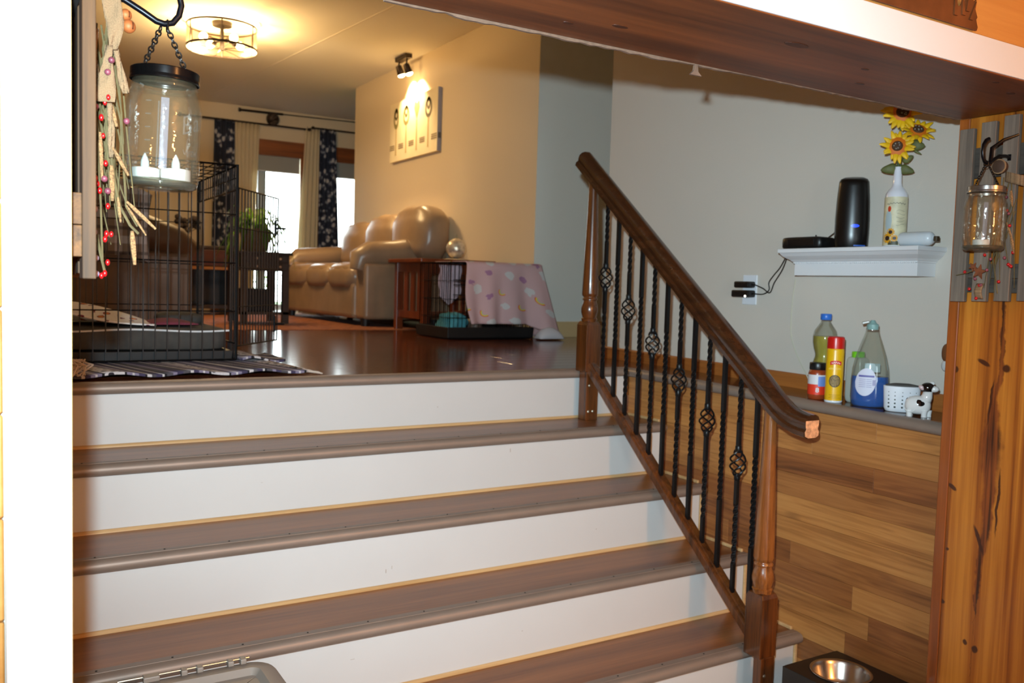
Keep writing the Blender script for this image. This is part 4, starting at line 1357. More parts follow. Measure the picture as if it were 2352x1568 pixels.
def jar(label, c, s, m_lid, tilt, hookp, lights):
    """Mason jar lantern hung from a hook by two chains; c = centre of its base."""
    c = Vector(c)
    o = thing('jar_lantern', label, 'jar', c)
    T = Matrix.Translation(c) @ tilt
    g = MB().lathe([(0.0005, 0.004), (0.030, 0.003), (0.040, 0.0), (0.0455, 0.004), (0.0485, 0.012), (0.049, 0.03), (0.049, 0.112), (0.0470, 0.122), (0.0430, 0.131), (0.0412, 0.136), (0.0412, 0.146)], (0, 0, 0), 48, M=T, caps=False)
    gl = g.build('glass', M_jar, o, smooth=True, angle=180)
    gi = MB().lathe([(0.0005, 0.007), (0.030, 0.0065), (0.041, 0.008), (0.0455, 0.014), (0.0462, 0.03), (0.0462, 0.111), (0.0445, 0.124), (0.041, 0.134), (0.0392, 0.141), (0.0392, 0.146)], (0, 0, 0), 48, M=T, caps=False)
    gi.build('glass_inner', M_jar, gl, smooth=True, angle=180)
    MB().lathe([(0.040, 0.0015), (0.0462, 0.004), (0.0476, 0.009), (0.044, 0.012), (0.036, 0.0075), (0.040, 0.0015)], (0, 0, 0), 48, M=T, caps=False).build('glass_base', M_gbase, gl, smooth=True, angle=180)
    # raised lines, maker's script and marks in the glass, then a painted highlight
    az = math.atan2(CAM.y - c.y, CAM.x - c.x)
    def emb(vs, fs, a, z, name, lift=0.0012, mm=None):
        m = MB()
        pts = []
        for u, v in vs:
            q = az + a + u / 0.049
            pts.append(T @ V((0.049 + lift) * cos(q), (0.049 + lift) * sin(q), z + v))
        m.add(pts, fs)
        m.build(name, mm or M_emb, gl)
    vs, fs = text_polys('Ball', 0.034, shear=0.35, bold=-0.0002)
    rot = 0.35
    vs = [(u * cos(rot) - v * sin(rot), u * sin(rot) + v * cos(rot)) for u, v in vs]
    emb(vs, fs, 0.86, 0.088, 'raised_script')
    vs, fs = text_polys('WIDE', 0.0105)
    emb(vs, fs, 0.80, 0.048, 'raised_text')
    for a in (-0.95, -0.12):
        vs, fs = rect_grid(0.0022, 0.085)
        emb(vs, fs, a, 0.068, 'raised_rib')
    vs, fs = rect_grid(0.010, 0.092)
    emb(vs, fs, 0.03, 0.070, 'highlight_strip', 0.0004, M_gstreak)  # pale diffuse strip painted on as the jar's upright highlight
    for q in range(5):
        vs, fs = rect_grid(0.007, 0.0014)
        emb(vs, fs, -0.38, 0.042 + q * 0.017, 'raised_tick')
    band_ = MB()
    prof = [(0.0415, 0.1415), (0.0452, 0.1425), (0.0455, 0.146)]
    MB().lathe([(0.0420, 0.1345), (0.0436, 0.1355), (0.0436, 0.138), (0.0420, 0.139)], (0, 0, 0), 48, M=T, caps=False).build('glass_ring', M_jar, gl, smooth=True)
    n = 120
    rs = []
    for (r, z, k) in [(0.0432, 0.1435, 0), (0.0447, 0.1440, 0), (0.0447, 0.1470, 0), (0.0440, 0.1485, 0), (0.0438, 0.1495, 1), (0.0438, 0.1585, 1), (0.0425, 0.1597, 0), (0.040, 0.160, 0), (0.001, 0.1595, 0)]:
        rs.append([T @ V((r + (0.0005 if (j % 2 and k) else 0)) * cos(2 * pi * j / n), (r + (0.0005 if (j % 2 and k) else 0)) * sin(2 * pi * j / n), z) for j in range(n)])
    ld = MB().rings(rs, True, False).build('lid', m_lid, o, smooth=True, angle=30)
    hang = bpy.data.objects.new('hanger', None)
    COL.objects.link(hang)
    hang.parent = o
    hp_ = Vector(hookp)
    lat2 = V(cos(az + pi / 2), sin(az + pi / 2), 0)
    for sg in (-1, 1):
        p = T @ V(0.0, 0.0, 0.1615) + lat2 * 0.026 * sg - V(cos(az), sin(az), 0) * -0.022 * (1 if sg < 0 else 0.0)
        chain(o, p, hp_ + lat2 * 0.004 * sg + V(0, 0, -0.003), 9, hang)
    MB().tube([hp_ + V(0.004 * s, 0.006 * cos(q), 0.0 + 0.008 * sin(q)) for q in [2 * pi * j / 14 for j in range(15)]], 0.0012, 5, caps=False).build('chain_ring', M_chain, hang)
    # battery tealights standing in the jar
    for (lab, dx, dy) in lights:
        p = c + lat2 * dx + V(cos(az), sin(az), 0) * dy + V(0, 0, 0.0085)
        t = thing('tealight', lab, 'tealight', p, 'battery tealights in the jars')
        MB().lathe([(0.0185, 0.0), (0.0192, 0.001), (0.0192, 0.0165), (0.0185, 0.0185), (0.0165, 0.0188), (0.016, 0.0165), (0.004, 0.0165)], p, 28).build('cup', M_wax, t, smooth=True)
        MB().lathe([(0.0045, 0.0165), (0.0058, 0.022), (0.0055, 0.028), (0.0035, 0.034), (0.0008, 0.039)], p, 14).build('flame_tip', M_flame, t, smooth=True)
    return o
M_gbase = thin_glass('thick_glass', (206, 206, 196), 0.05, body=0.05, bodyc=(190, 186, 170), refl=0.6)
M_gstreak = thin_glass('highlight_strip', (244, 246, 250), 0.1, body=0.11, bodyc=(214, 220, 240), refl=0.3)  # whitish body colour imitates a streak of light on the jar
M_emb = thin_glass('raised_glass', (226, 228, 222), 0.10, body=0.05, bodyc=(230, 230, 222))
jar('glass jar lantern with a dark lid hanging on the left from a black hook', (-2.139, -1.612, 0.450), 1, M_lid, roty(radians(2.0)) @ rotx(radians(1.0)), (-2.134, -1.607, 0.672),
    [('white tealight on the left inside the left jar lantern', -0.0195, 0.0), ('white tealight on the right inside the left jar lantern', 0.0195, 0.006)])
jar('glass jar lantern with a silver lid hanging before the pine jamb', (-0.190, -1.607, 0.456), -1, M_lid_s, roty(radians(1.0)), (-0.193, -1.607, 0.672),
    [('white tealight lying low inside the jar lantern by the pine jamb', -0.004, 0.004)])

# garlands -----------------------------------------------------------------
def star_pts(r):
    return [((r if i % 2 == 0 else r * 0.42) * cos(pi / 2 + pi * i / 5), (r if i % 2 == 0 else r * 0.42) * sin(pi / 2 + pi * i / 5)) for i in range(10)]
g = thing('berry_garland', 'dried twig and berry swag with burlap bow on the left slat board', 'garland', (-2.225, -1.60, 0.50))
rr = random.Random(21)
# stems falling from the burlap knot
tips = []
for i in range(48):
    x0 = rr.uniform(-2.228, -2.200)
    y0 = rr.uniform(-1.655, -1.60)
    zt = rr.uniform(0.55, 0.66)
    ln = rr.uniform(0.08, 0.30)
    x1 = x0 + rr.uniform(-0.004, 0.022) * (ln / 0.25)
    y1 = y0 + rr.uniform(-0.02, 0.02)
    zb_ = max(rr.uniform(0.37, 0.50), zt - ln - 0.04)
    x1 += rr.uniform(-0.006, 0.012)
    mid = V((x0 + x1) / 2 + rr.uniform(-.009, .009), (y0 + y1) / 2, (zt + zb_) / 2)
    MB().tube([V(x0, y0, zt), (V(x0, y0, zt) + mid) / 2 + V(rr.uniform(-.006, .006), 0, 0), mid, (mid + V(x1, y1, zb_)) / 2, V(x1, y1, zb_)], [0.0013, 0.0012, 0.0011, 0.0009, 0.0006], 5).build('twig', M_twig, g, smooth=True)
    tips.append(V(x1, y1, zb_))
# long drooping stem arching beside the jar
MB().tube([V(-2.205, -1.65, .58), V(-2.194, -1.655, .53), V(-2.190, -1.657, .46), V(-2.188, -1.66, .42), V(-2.175, -1.665, .395)], 0.0015, 5).build('twig', M_twig, g, smooth=True)
MB().tube([V(-2.21, -1.66, .52), V(-2.203, -1.67, .45), V(-2.198, -1.675, .42), V(-2.186, -1.68, .395), V(-2.176, -1.68, .385)], 0.0017, 5).build('twig', M_twig, g, smooth=True)
MB().tube([V(-2.222, -1.66, .50), V(-2.219, -1.67, .42), V(-2.218, -1.675, .365), V(-2.2175, -1.675, .348)], 0.0012, 5).build('twig', M_twig, g, smooth=True)
MB().tube([V(-2.224, -1.66, .39), V(-2.220, -1.67, .36), V(-2.214, -1.675, .330)], 0.0016, 5).build('twig', M_twig, g, smooth=True)
def berry(p, r, m, parent, nm='berry', sz=1.0):
    MB().sphere(p, r, 10, 7, (1, 1, sz)).build(nm, m, parent, smooth=True, angle=180)
# px-like layout: (x offset from slat face, z)
for (dx, z) in [(0.018, .553), (0.015, .548), (0.010, .527), (0.013, .506), (0.016, .472), (0.004, .452), (0.007, .446), (0.009, .437), (0.002, .420), (0.004, .414), (0.018, .418), (0.016, .383), (0.014, .376), (0.022, .383), (0.018, .347), (0.010, .300 + .03), (0.014, .333)]:
    berry(V(-2.2335 + dx + 0.004, -1.675 + rr.uniform(-.008, .008), z), 0.0024 + rr.random() * 0.0006, M_berry, g, sz=1.5)
for (dx, z, m_) in [(0.004, .541, M_pink), (0.040, .527, M_pink), (0.018, .585, M_pink), (0.022, .60, M_pink), (0.014, .452, M_pink), (0.018, .437, M_pink), (0.003, .414, M_lilac), (0.003, .385, M_lilac), (0.004, .334 + .018, M_lilac), (0.0045, .332, M_lilac)]:
    berry(V(-2.2325 + dx + 0.003, -1.672 + rr.uniform(-.006, .006), z), 0.0041, m_, g, 'frosted_berry')
# straw coloured pods
for (a, b, w) in [((-2.206, -1.675, .492), (-2.188, -1.68, .458), .0042), ((-2.190, -1.68, .425), (-2.156, -1.685, .392), .0042), ((-2.190, -1.68, .42), (-2.168, -1.688, .383), .0026), ((-2.184, -1.682, .388), (-2.181, -1.685, .345), .0056), ((-2.220, -1.672, .51), (-2.218, -1.676, .45), .0042), ((-2.207, -1.672, .47), (-2.206, -1.674, .425), .0055), ((-2.200, -1.676, .43), (-2.197, -1.68, .398), .003), ((-2.226, -1.665, .49), (-2.225, -1.668, .43), .003), ((-2.207, -1.66, .55), (-2.20, -1.665, .52), .005)]:
    a, b = Vector(a), Vector(b)
    MB().tube([a, a * 0.75 + b * 0.25, a * 0.4 + b * 0.6, b], [w * 0.35, w * 0.62, w * 0.6, w * 0.35], 7).build('pod', M_straw, g, smooth=True)
# burlap strips of the bow
def strip(pts, w0, w1, d, name='burlap_strip'):
    """Ribbon through pts, widths w0->w1 measured along direction d."""
    d = Vector(d).normalized()
    P = [Vector(p) for p in pts]
    n = len(P) - 1
    def fn(a, b):
        f = a * n
        i = min(int(f), n - 1)
        p = P[i].lerp(P[i + 1], f - i)
        w = w0 + (w1 - w0) * a
        return p + d * ((b - .5) * w) + V(0.0015 * sin(b * 9 + a * 7), 0.002 * sin(a * 13 + b * 5), 0)
    MB().sheet(fn, 14, 6).build(name, M_burlap, g, smooth=True, angle=180, solid=0.0012)
strip([(-2.214, -1.665, .710), (-2.207, -1.67, .675), (-2.202, -1.672, .645), (-2.205, -1.67, .615)], 0.033, 0.010, (1, -0.25, 0))
strip([(-2.203, -1.66, .62), (-2.197, -1.665, .60), (-2.193, -1.67, .575), (-2.191, -1.672, .562)], 0.008, 0.008, (1, -0.3, 0))
strip([(-2.210, -1.668, .62), (-2.211, -1.672, .60), (-2.213, -1.674, .57), (-2.215, -1.675, .548)], 0.008, 0.024, (1, -0.25, 0))
strip([(-2.224, -1.66, .64), (-2.225, -1.66, .60), (-2.224, -1.66, .58)], 0.006, 0.005, (1, -0.25, 0))
strip([(-2.210, -1.664, .55), (-2.206, -1.668, .52), (-2.208, -1.67, .48)], 0.007, 0.005, (1, -0.25, 0))
# rusty jingle bells at the knot
for (p, r) in (((-2.186, -1.665, .648), .0085), ((-2.189, -1.66, .663), .0075)):
    b_ = MB().sphere(p, r, 14, 10).build('bell', M_bell, g, smooth=True, angle=180)
    MB().box(-0.0006, 0.0006, -r * 1.02, -r * 0.8, -r * 0.5, r * 0.5, Matrix.Translation(Vector(p)) @ rotz(0.5)).build('bell_slot', M_knot, b_)

g = thing('berry_garland', 'dried twig swag with rusty star on the grey slat board', 'garland', (-0.10, -1.60, 0.50))
rr = random.Random(5)
for i in range(12):
    y0 = rr.uniform(-1.64, -1.60)
    z0 = rr.uniform(0.56, 0.66)
    y1 = y0 + rr.uniform(-0.03, 0.05)
    z1 = z0 - rr.uniform(0.1, 0.27)
    MB().tube([V(-0.104, y0, z0), V(-0.112, (y0 + y1) / 2 + rr.uniform(-.008, .008), (z0 + z1) / 2), V(-0.106, y1, max(.335, z1))], [0.0018, 0.0015, 0.0009], 5).build('twig', M_twig, g, smooth=True)
MB().tube([V(-0.104, -1.575, .408), V(-0.11, -1.548, .412), V(-0.112, -1.52, .402), V(-0.112, -1.492, .396)], [0.002, 0.002, 0.0018, 0.001], 5).build('twig', M_twig, g, smooth=True)
MB().tube([V(-0.104, -1.60, .48), V(-0.112, -1.59, .44), V(-0.112, -1.60, .39), V(-0.108, -1.605, .35)], 0.0016, 5).build('twig', M_twig, g, smooth=True)
for (y, z) in [(-1.615, .613), (-1.618, .595), (-1.621, .561), (-1.626, .553), (-1.631, .522), (-1.644, .454), (-1.638, .421), (-1.634, .424), (-1.641, .419), (-1.623, .441), (-1.571, .449), (-1.587, .438), (-1.579, .410), (-1.549, .387), (-1.535, .360), (-1.555, .336), (-1.562, .37), (-1.566, .371), (-1.612, .38), (-1.52, .405)]:
    berry(V(-0.118, y, z), 0.0042, M_berry if rr.random() < .75 else M_pink, g)
for (a, b, w) in [((-0.116, -1.622, .53), (-0.118, -1.645, .47), .0035), ((-0.118, -1.635, .50), (-0.12, -1.648, .452), .0045), ((-0.118, -1.628, .61), (-0.12, -1.636, .57), .0050)]:
    a, b = Vector(a), Vector(b)
    MB().tube([a, a * 0.6 + b * 0.4, b], [w * 0.5, w, w * 0.3], 6).build('pod', M_straw, g, smooth=True)
for (y, z, r, t) in ((-1.562, .405, .020, .2), (-1.545, .418, .013, .6)):
    st = star_pts(r)
    MB().prism([(u * cos(t) - v * sin(t), u * sin(t) + v * cos(t)) for u, v in st], 0.003, lambda u, v, w: V(-0.122 - w, y + u, z + v)).build('star', M_star, g)
MB().sheet(lambda a, b: V(-0.118 - 0.006 * sin(a * 3), -1.612 - 0.055 * a, 0.648 - 0.018 * a + (b - .5) * 0.026), 8, 4).build('burlap_strip', M_burlap, g, smooth=True, solid=0.0012)
MB().sheet(lambda a, b: V(-0.110 - 0.01 * sin(a * 3), -1.560 + (b - .5) * 0.02, 0.375 - 0.04 * a), 8, 4).build('burlap_strip', M_burlap, g, smooth=True, solid=0.0012)
MB().lathe([(0.010, -0.011), (0.016, -0.009), (0.0165, 0.0), (0.016, 0.009), (0.010, 0.011)], (0, 0, 0), 20, M=trans(-0.128, -1.603, 0.672) @ roty(pi / 2)).build('bell', mat('dark_bell', (74, 54, 42), 0.6, metal=0.3), g, smooth=True)
MB().tube([V(-0.134, -1.603 + 0.0172 * cos(q), 0.672 + 0.0172 * sin(q)) for q in [pi * 2 * j / 20 for j in range(21)]], 0.0022, 6).build('bell_rim', M_burlap, g, smooth=True)

# ------------------------------------------------------------------ cut metal silhouette on the pine boards over the opening
o = thing('metal_wall_art', 'rust brown cut metal silhouette above the white casing', 'wall art', (-0.74, YF, 0.9))
M_rust = mat('rust_metal', (112, 66, 34), 0.55, metal=0.3, noise=0.35, nscale=14)
out = [(-1.02, .893), (-.566, .893), (-.563, .900), (-.567, .908), (-.570, .915), (-.566, .92), (-.572, .93), (-.578, .94), (-.574, .952), (-.570, .958), (-.578, .950), (-.583, .948), (-.582, .985), (-.60, 1.0), (-.612, .985), (-.607, .95), (-.611, .93), (-.617, .925), (-.613, .94), (-.617, .952), (-.623, .935), (-.634, .930), (-.640, .94), (-.632, .95), (-.628, .958), (-.640, .962), (-.650, .985), (-.66, 1.02), (-.70, 1.03), (-.72, 1.01), (-.76, 1.02), (-.80, 1.05), (-.86, 1.03), (-.92, 1.06), (-1.0, 1.02), (-1.05, .95)]
MB().prism(out, 0.004, lambda u, v, w: V(u, YF + 0.0025 - 0.004 - w, v)).build('silhouette', M_rust, o)
for (x, z, h, t) in [(-.605, .925, .05, .1), (-.618, .915, .045, -.2), (-.592, .91, .04, .35), (-.645, .91, .06, -.1)]:
    MB().prism([(-.006, 0), (.006, 0), (.001, h)], 0.003, lambda u, v, w: V(x + u * cos(t) + v * sin(t), YF - 0.006 - w, z + v)).build('grass_blade', M_rust, o)

# ------------------------------------------------------------------ raised pet feeder at the foot of the stairs
o = thing('pet_feeder', 'black raised pet feeder box at the foot of the plank wall', 'pet feeder', (-0.165, -1.36, ZLOW))
FX0, FX1, FY0, FY1, FZ = -0.288, -0.042, -1.60, -1.127, -0.79
M_fb = mat('feeder_black', (24, 21, 20), 0.4, noise=0.2, nscale=20)
BC = [(-0.165, -1.240), (-0.165, -1.480)]
BR = 0.083
# top with two round openings: ring strips around each bowl
m = MB()
def holed(y0, y1, cx, cy):
    n = 48
    inner = [V(cx + BR * cos(2 * pi * i / n), cy + BR * sin(2 * pi * i / n), FZ) for i in range(n)]
    outer = []
    for i in range(n):
        a = 2 * pi * i / n
        dx, dy = cos(a), sin(a)
        t = min(((FX1 - cx) / dx if dx > 1e-6 else (FX0 - cx) / dx if dx < -1e-6 else 9), ((y1 - cy) / dy if dy > 1e-6 else (y0 - cy) / dy if dy < -1e-6 else 9))
        outer.append(V(cx + dx * t, cy + dy * t, FZ))
    lo = [p - V(0, 0, .014) for p in inner]
    m.add(inner + outer + lo, [(i, (i + 1) % n, n + (i + 1) % n, n + i)[::-1] for i in range(n)] + [(i, 2 * n + i, 2 * n + (i + 1) % n, (i + 1) % n) for i in range(n)])
holed(-1.36, FY1, *BC[0])
holed(FY0, -1.36, *BC[1])
m.build('top', M_fb, o)
for (a, b, c_, d) in [(FX0, FX0 + 0.012, FY0, FY1), (FX1 - 0.012, FX1, FY0, FY1)]:
    box(a, b, c_, d, ZLOW, FZ - 0.0005).build('side_panel', M_fb, o)
for (c_, d) in [(FY0, FY0 + 0.012), (FY1 - 0.012, FY1)]:
    box(FX0 + 0.012, FX1 - 0.012, c_, d, ZLOW, FZ - 0.0005).build('end_panel', M_fb, o)
M_steel = mat('brushed_steel', (196, 190, 182), 0.22, metal=1.0)
for (bx_, by_), lab in zip(BC, ('steel bowl in the far end of the pet feeder', 'steel bowl in the near end of the pet feeder')):
    b_ = thing('pet_bowl', lab, 'bowl', (bx_, by_, FZ))
    MB().lathe([(0.0005, -0.062), (0.045, -0.062), (0.055, -0.058), (0.064, -0.045), (0.076, -0.008), (0.080, 0.001), (0.083, 0.0045), (0.0885, 0.0050), (0.0900, 0.0025), (0.0890, 0.0012)], (bx_, by_, FZ), 48, caps=False).build('bowl', M_steel, b_, smooth=True, angle=180)

# ------------------------------------------------------------------ lidded bin at the foot of the stairs
o = thing('storage_bin', 'grey plastic bin with hinged lid against the lowest steps', 'bin', (-2.05, -1.3, ZLOW))
M_bin = mat('bin_grey', (132, 120, 110), 0.45)
M_bin_d = mat('bin_grey_dark', (112, 102, 98), 0.45)
BX0, BX1, BY1, BY0, BZ = -2.30, -1.845, -1.125, -1.50, -0.455
def rrect(x0, x1, y0, y1, r, n=6):
    p = []
    for (cx, cy, a0) in ((x1 - r, y1 - r, 0), (x0 + r, y1 - r, pi / 2), (x0 + r, y0 + r, pi), (x1 - r, y0 + r, 3 * pi / 2)):
        for i in range(n + 1):
            a = a0 + pi / 2 * i / n
            p.append((cx + r * cos(a), cy + r * sin(a)))
    return p
def rr_ring(ins, z, r): return [V(x, y, z) for x, y in rrect(BX0 + ins, BX1 - ins, BY0 + ins, BY1 - ins, max(0.004, r - ins))]
MB().rings([rr_ring(0.05, ZLOW, 0.06), rr_ring(0.015, BZ - 0.04, 0.05), rr_ring(0.008, BZ - 0.03, 0.05)]).build('tub', M_bin, o, smooth=True)
lid_ = MB().rings([rr_ring(0.0, BZ - 0.03, 0.05), rr_ring(0.0, BZ - 0.004, 0.05), rr_ring(0.004, BZ, 0.05), rr_ring(0.030, BZ, 0.05), rr_ring(0.040, BZ - 0.012, 0.05), rr_ring(0.19, BZ - 0.012, 0.19)], True, True).build('lid', M_bin, o, smooth=True, angle=50)
box(-2.20, -1.965, -1.45, -1.178, BZ - 0.013, BZ - 0.006).build('lid_panel', M_bin_d, lid_, bevel=0.004)
hg = MB().tube([(-2.26, BY1 + 0.006, BZ + 0.006), (-1.885, BY1 + 0.006, BZ + 0.006)], 0.0022, 8).build('hinge_pin', M_screw, o, smooth=True)
for i, x in enumerate([-2.25, -2.225, -2.165, -2.09, -2.02, -1.99, -1.93, -1.905]):
    w = 0.030 if i in (2, 3) else 0.012
    box(x, x + w, BY1 - 0.008, BY1 + 0.012, BZ - 0.004, BZ + 0.0095).build('hinge_knuckle', M_bin, o, bevel=0.002)
# ------------------------------------------------------------------ far room
M_leather = mat('tan_leather', (148, 122, 96), 0.32, noise=0.12, nscale=8, bump=0.12, bscale=60)
M_leather_d = mat('brown_upholstery', (100, 72, 50), 0.5, noise=0.12, nscale=10, bump=0.1, bscale=80)
M_darkwood = wood('espresso_wood', (46, 30, 24), (26, 17, 14), 'X', 3, 50, rough=0.4)
M_cherry = wood('cherry_wood', (128, 58, 24), (86, 34, 14), 'Z', 3, 50, rough=0.35)
M_blackfoot = mat('black_foot', (18, 16, 15), 0.5)
M_wire = mat('crate_wire', (20, 20, 22), 0.4, metal=0.5)

# sofa along the tan wall
o = thing('leather_sofa', 'tan leather sofa with puffy cushions along the tan wall', 'sofa', (0.35, 4.1, 0))
SF0, SF1, SB = 3.16, 5.12, 0.70
box(0.005, SB, SF0 + 0.18, SF1, 0.055, 0.33).build('base', M_leather, o, bevel=0.03, seg=3)
def wr(p):
    return p + V(0, 0, 0.006 * sin(p.y * 40 + p.x * 20))
for i in range(3):
    y = SF0 + 0.18 + 0.28 + i * 0.56
    MB().puff((0.25, y, 0.375), (0.27, 0.285, 0.105), 0.45, 28, 16, wr).build('seat_cushion', M_leather, o, smooth=True, angle=180)
    MB().puff((0.055, y, 0.365), (0.085, 0.285, 0.085), 0.6, 24, 14, wr).build('front_roll', M_leather, o, smooth=True, angle=180)
for i in range(3):
    y = SF0 - 0.10 + 0.29 + i * 0.575
    def wk(p, i=i):
        return p + V(0.006 * sin(p.z * 60), 0, 0.008 * sin(p.y * 30 + i))
    MB().puff((0.55, y, 0.705 - 0.035 * i), (0.155, 0.335, 0.22), 0.66, 28, 18, wk, M=roty(0.12)).build('back_cushion', M_leather, o, smooth=True, angle=180)
box(0.60, SB, SF0 + 0.1, SF1, 0.25, 0.60).build('back_frame', M_leather, o, bevel=0.04, seg=3)
# near arm: panel with a rolled pad on top
box(0.03, SB, SF0, SF0 + 0.2, 0.055, 0.47).build('arm_panel', M_leather, o, bevel=0.025, seg=3)
MB().tube([(0.015, SF0 + 0.11, 0.42), (0.03, SF0 + 0.11, 0.50), (0.10, SF0 + 0.11, 0.535), (0.3, SF0 + 0.11, 0.545), (0.5, SF0 + 0.11, 0.58), (SB, SF0 + 0.11, 0.60)], [0.06, 0.085, 0.10, 0.105, 0.105, 0.10], 18).build('arm_pad', M_leather, o, smooth=True, angle=60)
box(0.03, SB, SF1 - 0.18, SF1, 0.055, 0.50).build('arm_panel', M_leather, o, bevel=0.03, seg=3)
MB().tube([(0.02, SF1 - 0.09, 0.46), (0.10, SF1 - 0.09, 0.53), (0.5, SF1 - 0.09, 0.56), (SB, SF1 - 0.09, 0.58)], [0.06, 0.09, 0.095, 0.09], 16).build('arm_pad', M_leather, o, smooth=True, angle=60)
for (x, y) in ((0.06, SF0 + 0.06), (0.06, SF1 - 0.08), (0.62, SF0 + 0.06), (0.62, SF1 - 0.08)):
    MB().lathe([(0.028, 0), (0.034, 0.06)], (x, y, 0.0), 12).build('foot', M_blackfoot, o)

# area rug
k = NT('persian_rug')
tc = k.n('ShaderNodeTexCoord'); nz = k.n('ShaderNodeTexNoise', i_Scale=14.0, i_Detail=4.0)
k.l(tc, 3, nz, 0)
k.t.links.new(k.ramp(nz.outputs[0], [(0.35, lin((104, 52, 30))), (0.5, lin((140, 84, 48))), (0.62, lin((92, 40, 26)))]), k.b.inputs['Base Color'])
k.b.inputs['Roughness'].default_value = 0.95
tag(box(-1.9, 0.32, 2.78, 5.6, 0.0005, 0.003).build('area_rug', k.m), 'rust and brown area rug under the sofa and tables', 'rug')

# mission style end table
o = thing('end_table', 'cherry wood end table with slatted side beside the sofa', 'table', (0.42, 2.65, 0))
TX0, TX1, TY0, TY1 = 0.16, 0.66, 2.42, 2.92
box(TX0 - 0.04, TX1 + 0.03, TY0 - 0.03, TY1 + 0.03, 0.475, 0.500).build('top', M_cherry, o, bevel=0.004)
for x in (TX0, TX1 - 0.05):
    for y in (TY0, TY1 - 0.05):
        box(x, x + 0.05, y, y + 0.05, 0, 0.475).build('leg', M_cherry, o, bevel=0.003)
for x in (TX0 + 0.012, TX1 - 0.038):
    box(x, x + 0.026, TY0 + 0.05, TY1 - 0.05, 0.41, 0.475).build('apron', M_cherry, o)
    box(x, x + 0.026, TY0 + 0.05, TY1 - 0.05, 0.09, 0.14).build('stretcher', M_cherry, o)
    for j in range(3):
        yy = TY0 + 0.095 + j * 0.11
        box(x + 0.006, x + 0.020, yy, yy + 0.055, 0.14, 0.41).build('slat', M_cherry, o)
box(TX0 + 0.05, TX1 - 0.05, TY0 + 0.012, TY0 + 0.03, 0.40, 0.475).build('apron', M_cherry, o)
box(TX0 + 0.02, TX1 - 0.02, TY0 + 0.02, TY1 - 0.02, 0.115, 0.13).build('shelf', M_cherry, o)
# glass ornament on a doily
tag(MB().lathe([(0.11, 0.0), (0.10, 0.006), (0.06, 0.010), (0.001, 0.011)], (0.47, 2.57, 0.5), 28).build('doily', mat('doily_cream', (206, 190, 160), 0.9), smooth=True), 'cream doily on the end table under the glass globe', 'doily')
o = thing('glass_globe', 'mirrored glass globe with a finial on the end table', 'globe', (0.47, 2.57, 0.511))
MB().sphere((0.47, 2.57, 0.583), 0.070, 28, 18).build('ball', mat('mercury_glass', (226, 210, 186), 0.25, metal=0.55, noise=0.35, nscale=40, bump=0.9, bscale=60), o, smooth=True, angle=180)
MB().lathe([(0.018, 0.0), (0.014, 0.006), (0.020, 0.012)], (0.47, 2.57, 0.511), 16).build('base', M_lid_s, o)
MB().lathe([(0.010, 0.0), (0.006, 0.012), (0.010, 0.018), (0.003, 0.03), (0.0005, 0.038)], (0.47, 2.57, 0.651), 12).build('finial', M_clear, o, smooth=True)

# wire crates
def panel(m, p0, u, v, lu, lv, su, sv, r=0.0022, rim=0.0035):
    """Grid of wires spanning lu along u and lv along v; su, sv spacing of wires."""
    p0, u, v = Vector(p0), Vector(u), Vector(v)
    n = max(1, round(lu / su))
    for i in range(n + 1):
        a = p0 + u * (lu * i / n)
        m.tube([a, a + v * lv], rim if i in (0, n) else r, 5)
    n = max(1, round(lv / sv))
    for i in range(n + 1):
        a = p0 + v * (lv * i / n)
        m.tube([a, a + u * lu], rim if i in (0, n) else r, 5)
    return m
X, Y_, Z = V(1, 0, 0), V(0, 1, 0), V(0, 0, 1)
cx0, cx1, cy0, cy1, ch = -2.48, -1.53, 0.50, 1.22, 0.755
o = thing('dog_crate', 'large open black wire dog crate at the top of the stairs', 'crate', ((cx0 + cx1) / 2, (cy0 + cy1) / 2, 0))
z0 = 0.022
panel(MB(), (cx0, cy0, z0), X, Z, cx1 - cx0, ch - z0, 0.0415, 0.185, 0.0025).build('front_panel', M_wire, o)
panel(MB(), (cx0, cy1, z0), X, Z, cx1 - cx0, ch - z0, 0.0415, 0.185).build('back_panel', M_wire, o)
panel(MB(), (cx0, cy0, z0), Y_, Z, cy1 - cy0, ch - z0, 0.0415, 0.185).build('side_panel', M_wire, o)
m = MB()
panel(m, (cx1, cy0, z0), Y_, Z, 0.10, ch - z0, 0.034, 0.185)
panel(m, (cx1, cy1 - 0.12, z0), Y_, Z, 0.12, ch - z0, 0.034, 0.185)
panel(m, (cx1, cy0, ch - 0.09), Y_, Z, cy1 - cy0, 0.09, 0.0415, 0.045)
panel(m, (cx1, cy0, z0), Y_, Z, cy1 - cy0, 0.06, 0.0415, 0.06)
m.build('door_side_panel', M_wire, o)
panel(MB(), (cx0, cy0, ch), X, Y_, cx1 - cx0, cy1 - cy0, 0.0415, 0.12).build('roof_panel', M_wire, o)
for (x, y) in ((cx1, cy0), (cx1, cy1), (cx0, cy0), (cx0, cy1)):
    MB().tube([(x, y, 0.024), (x, y, ch + 0.004)], 0.0055, 6).build('corner_post', M_wire, o)
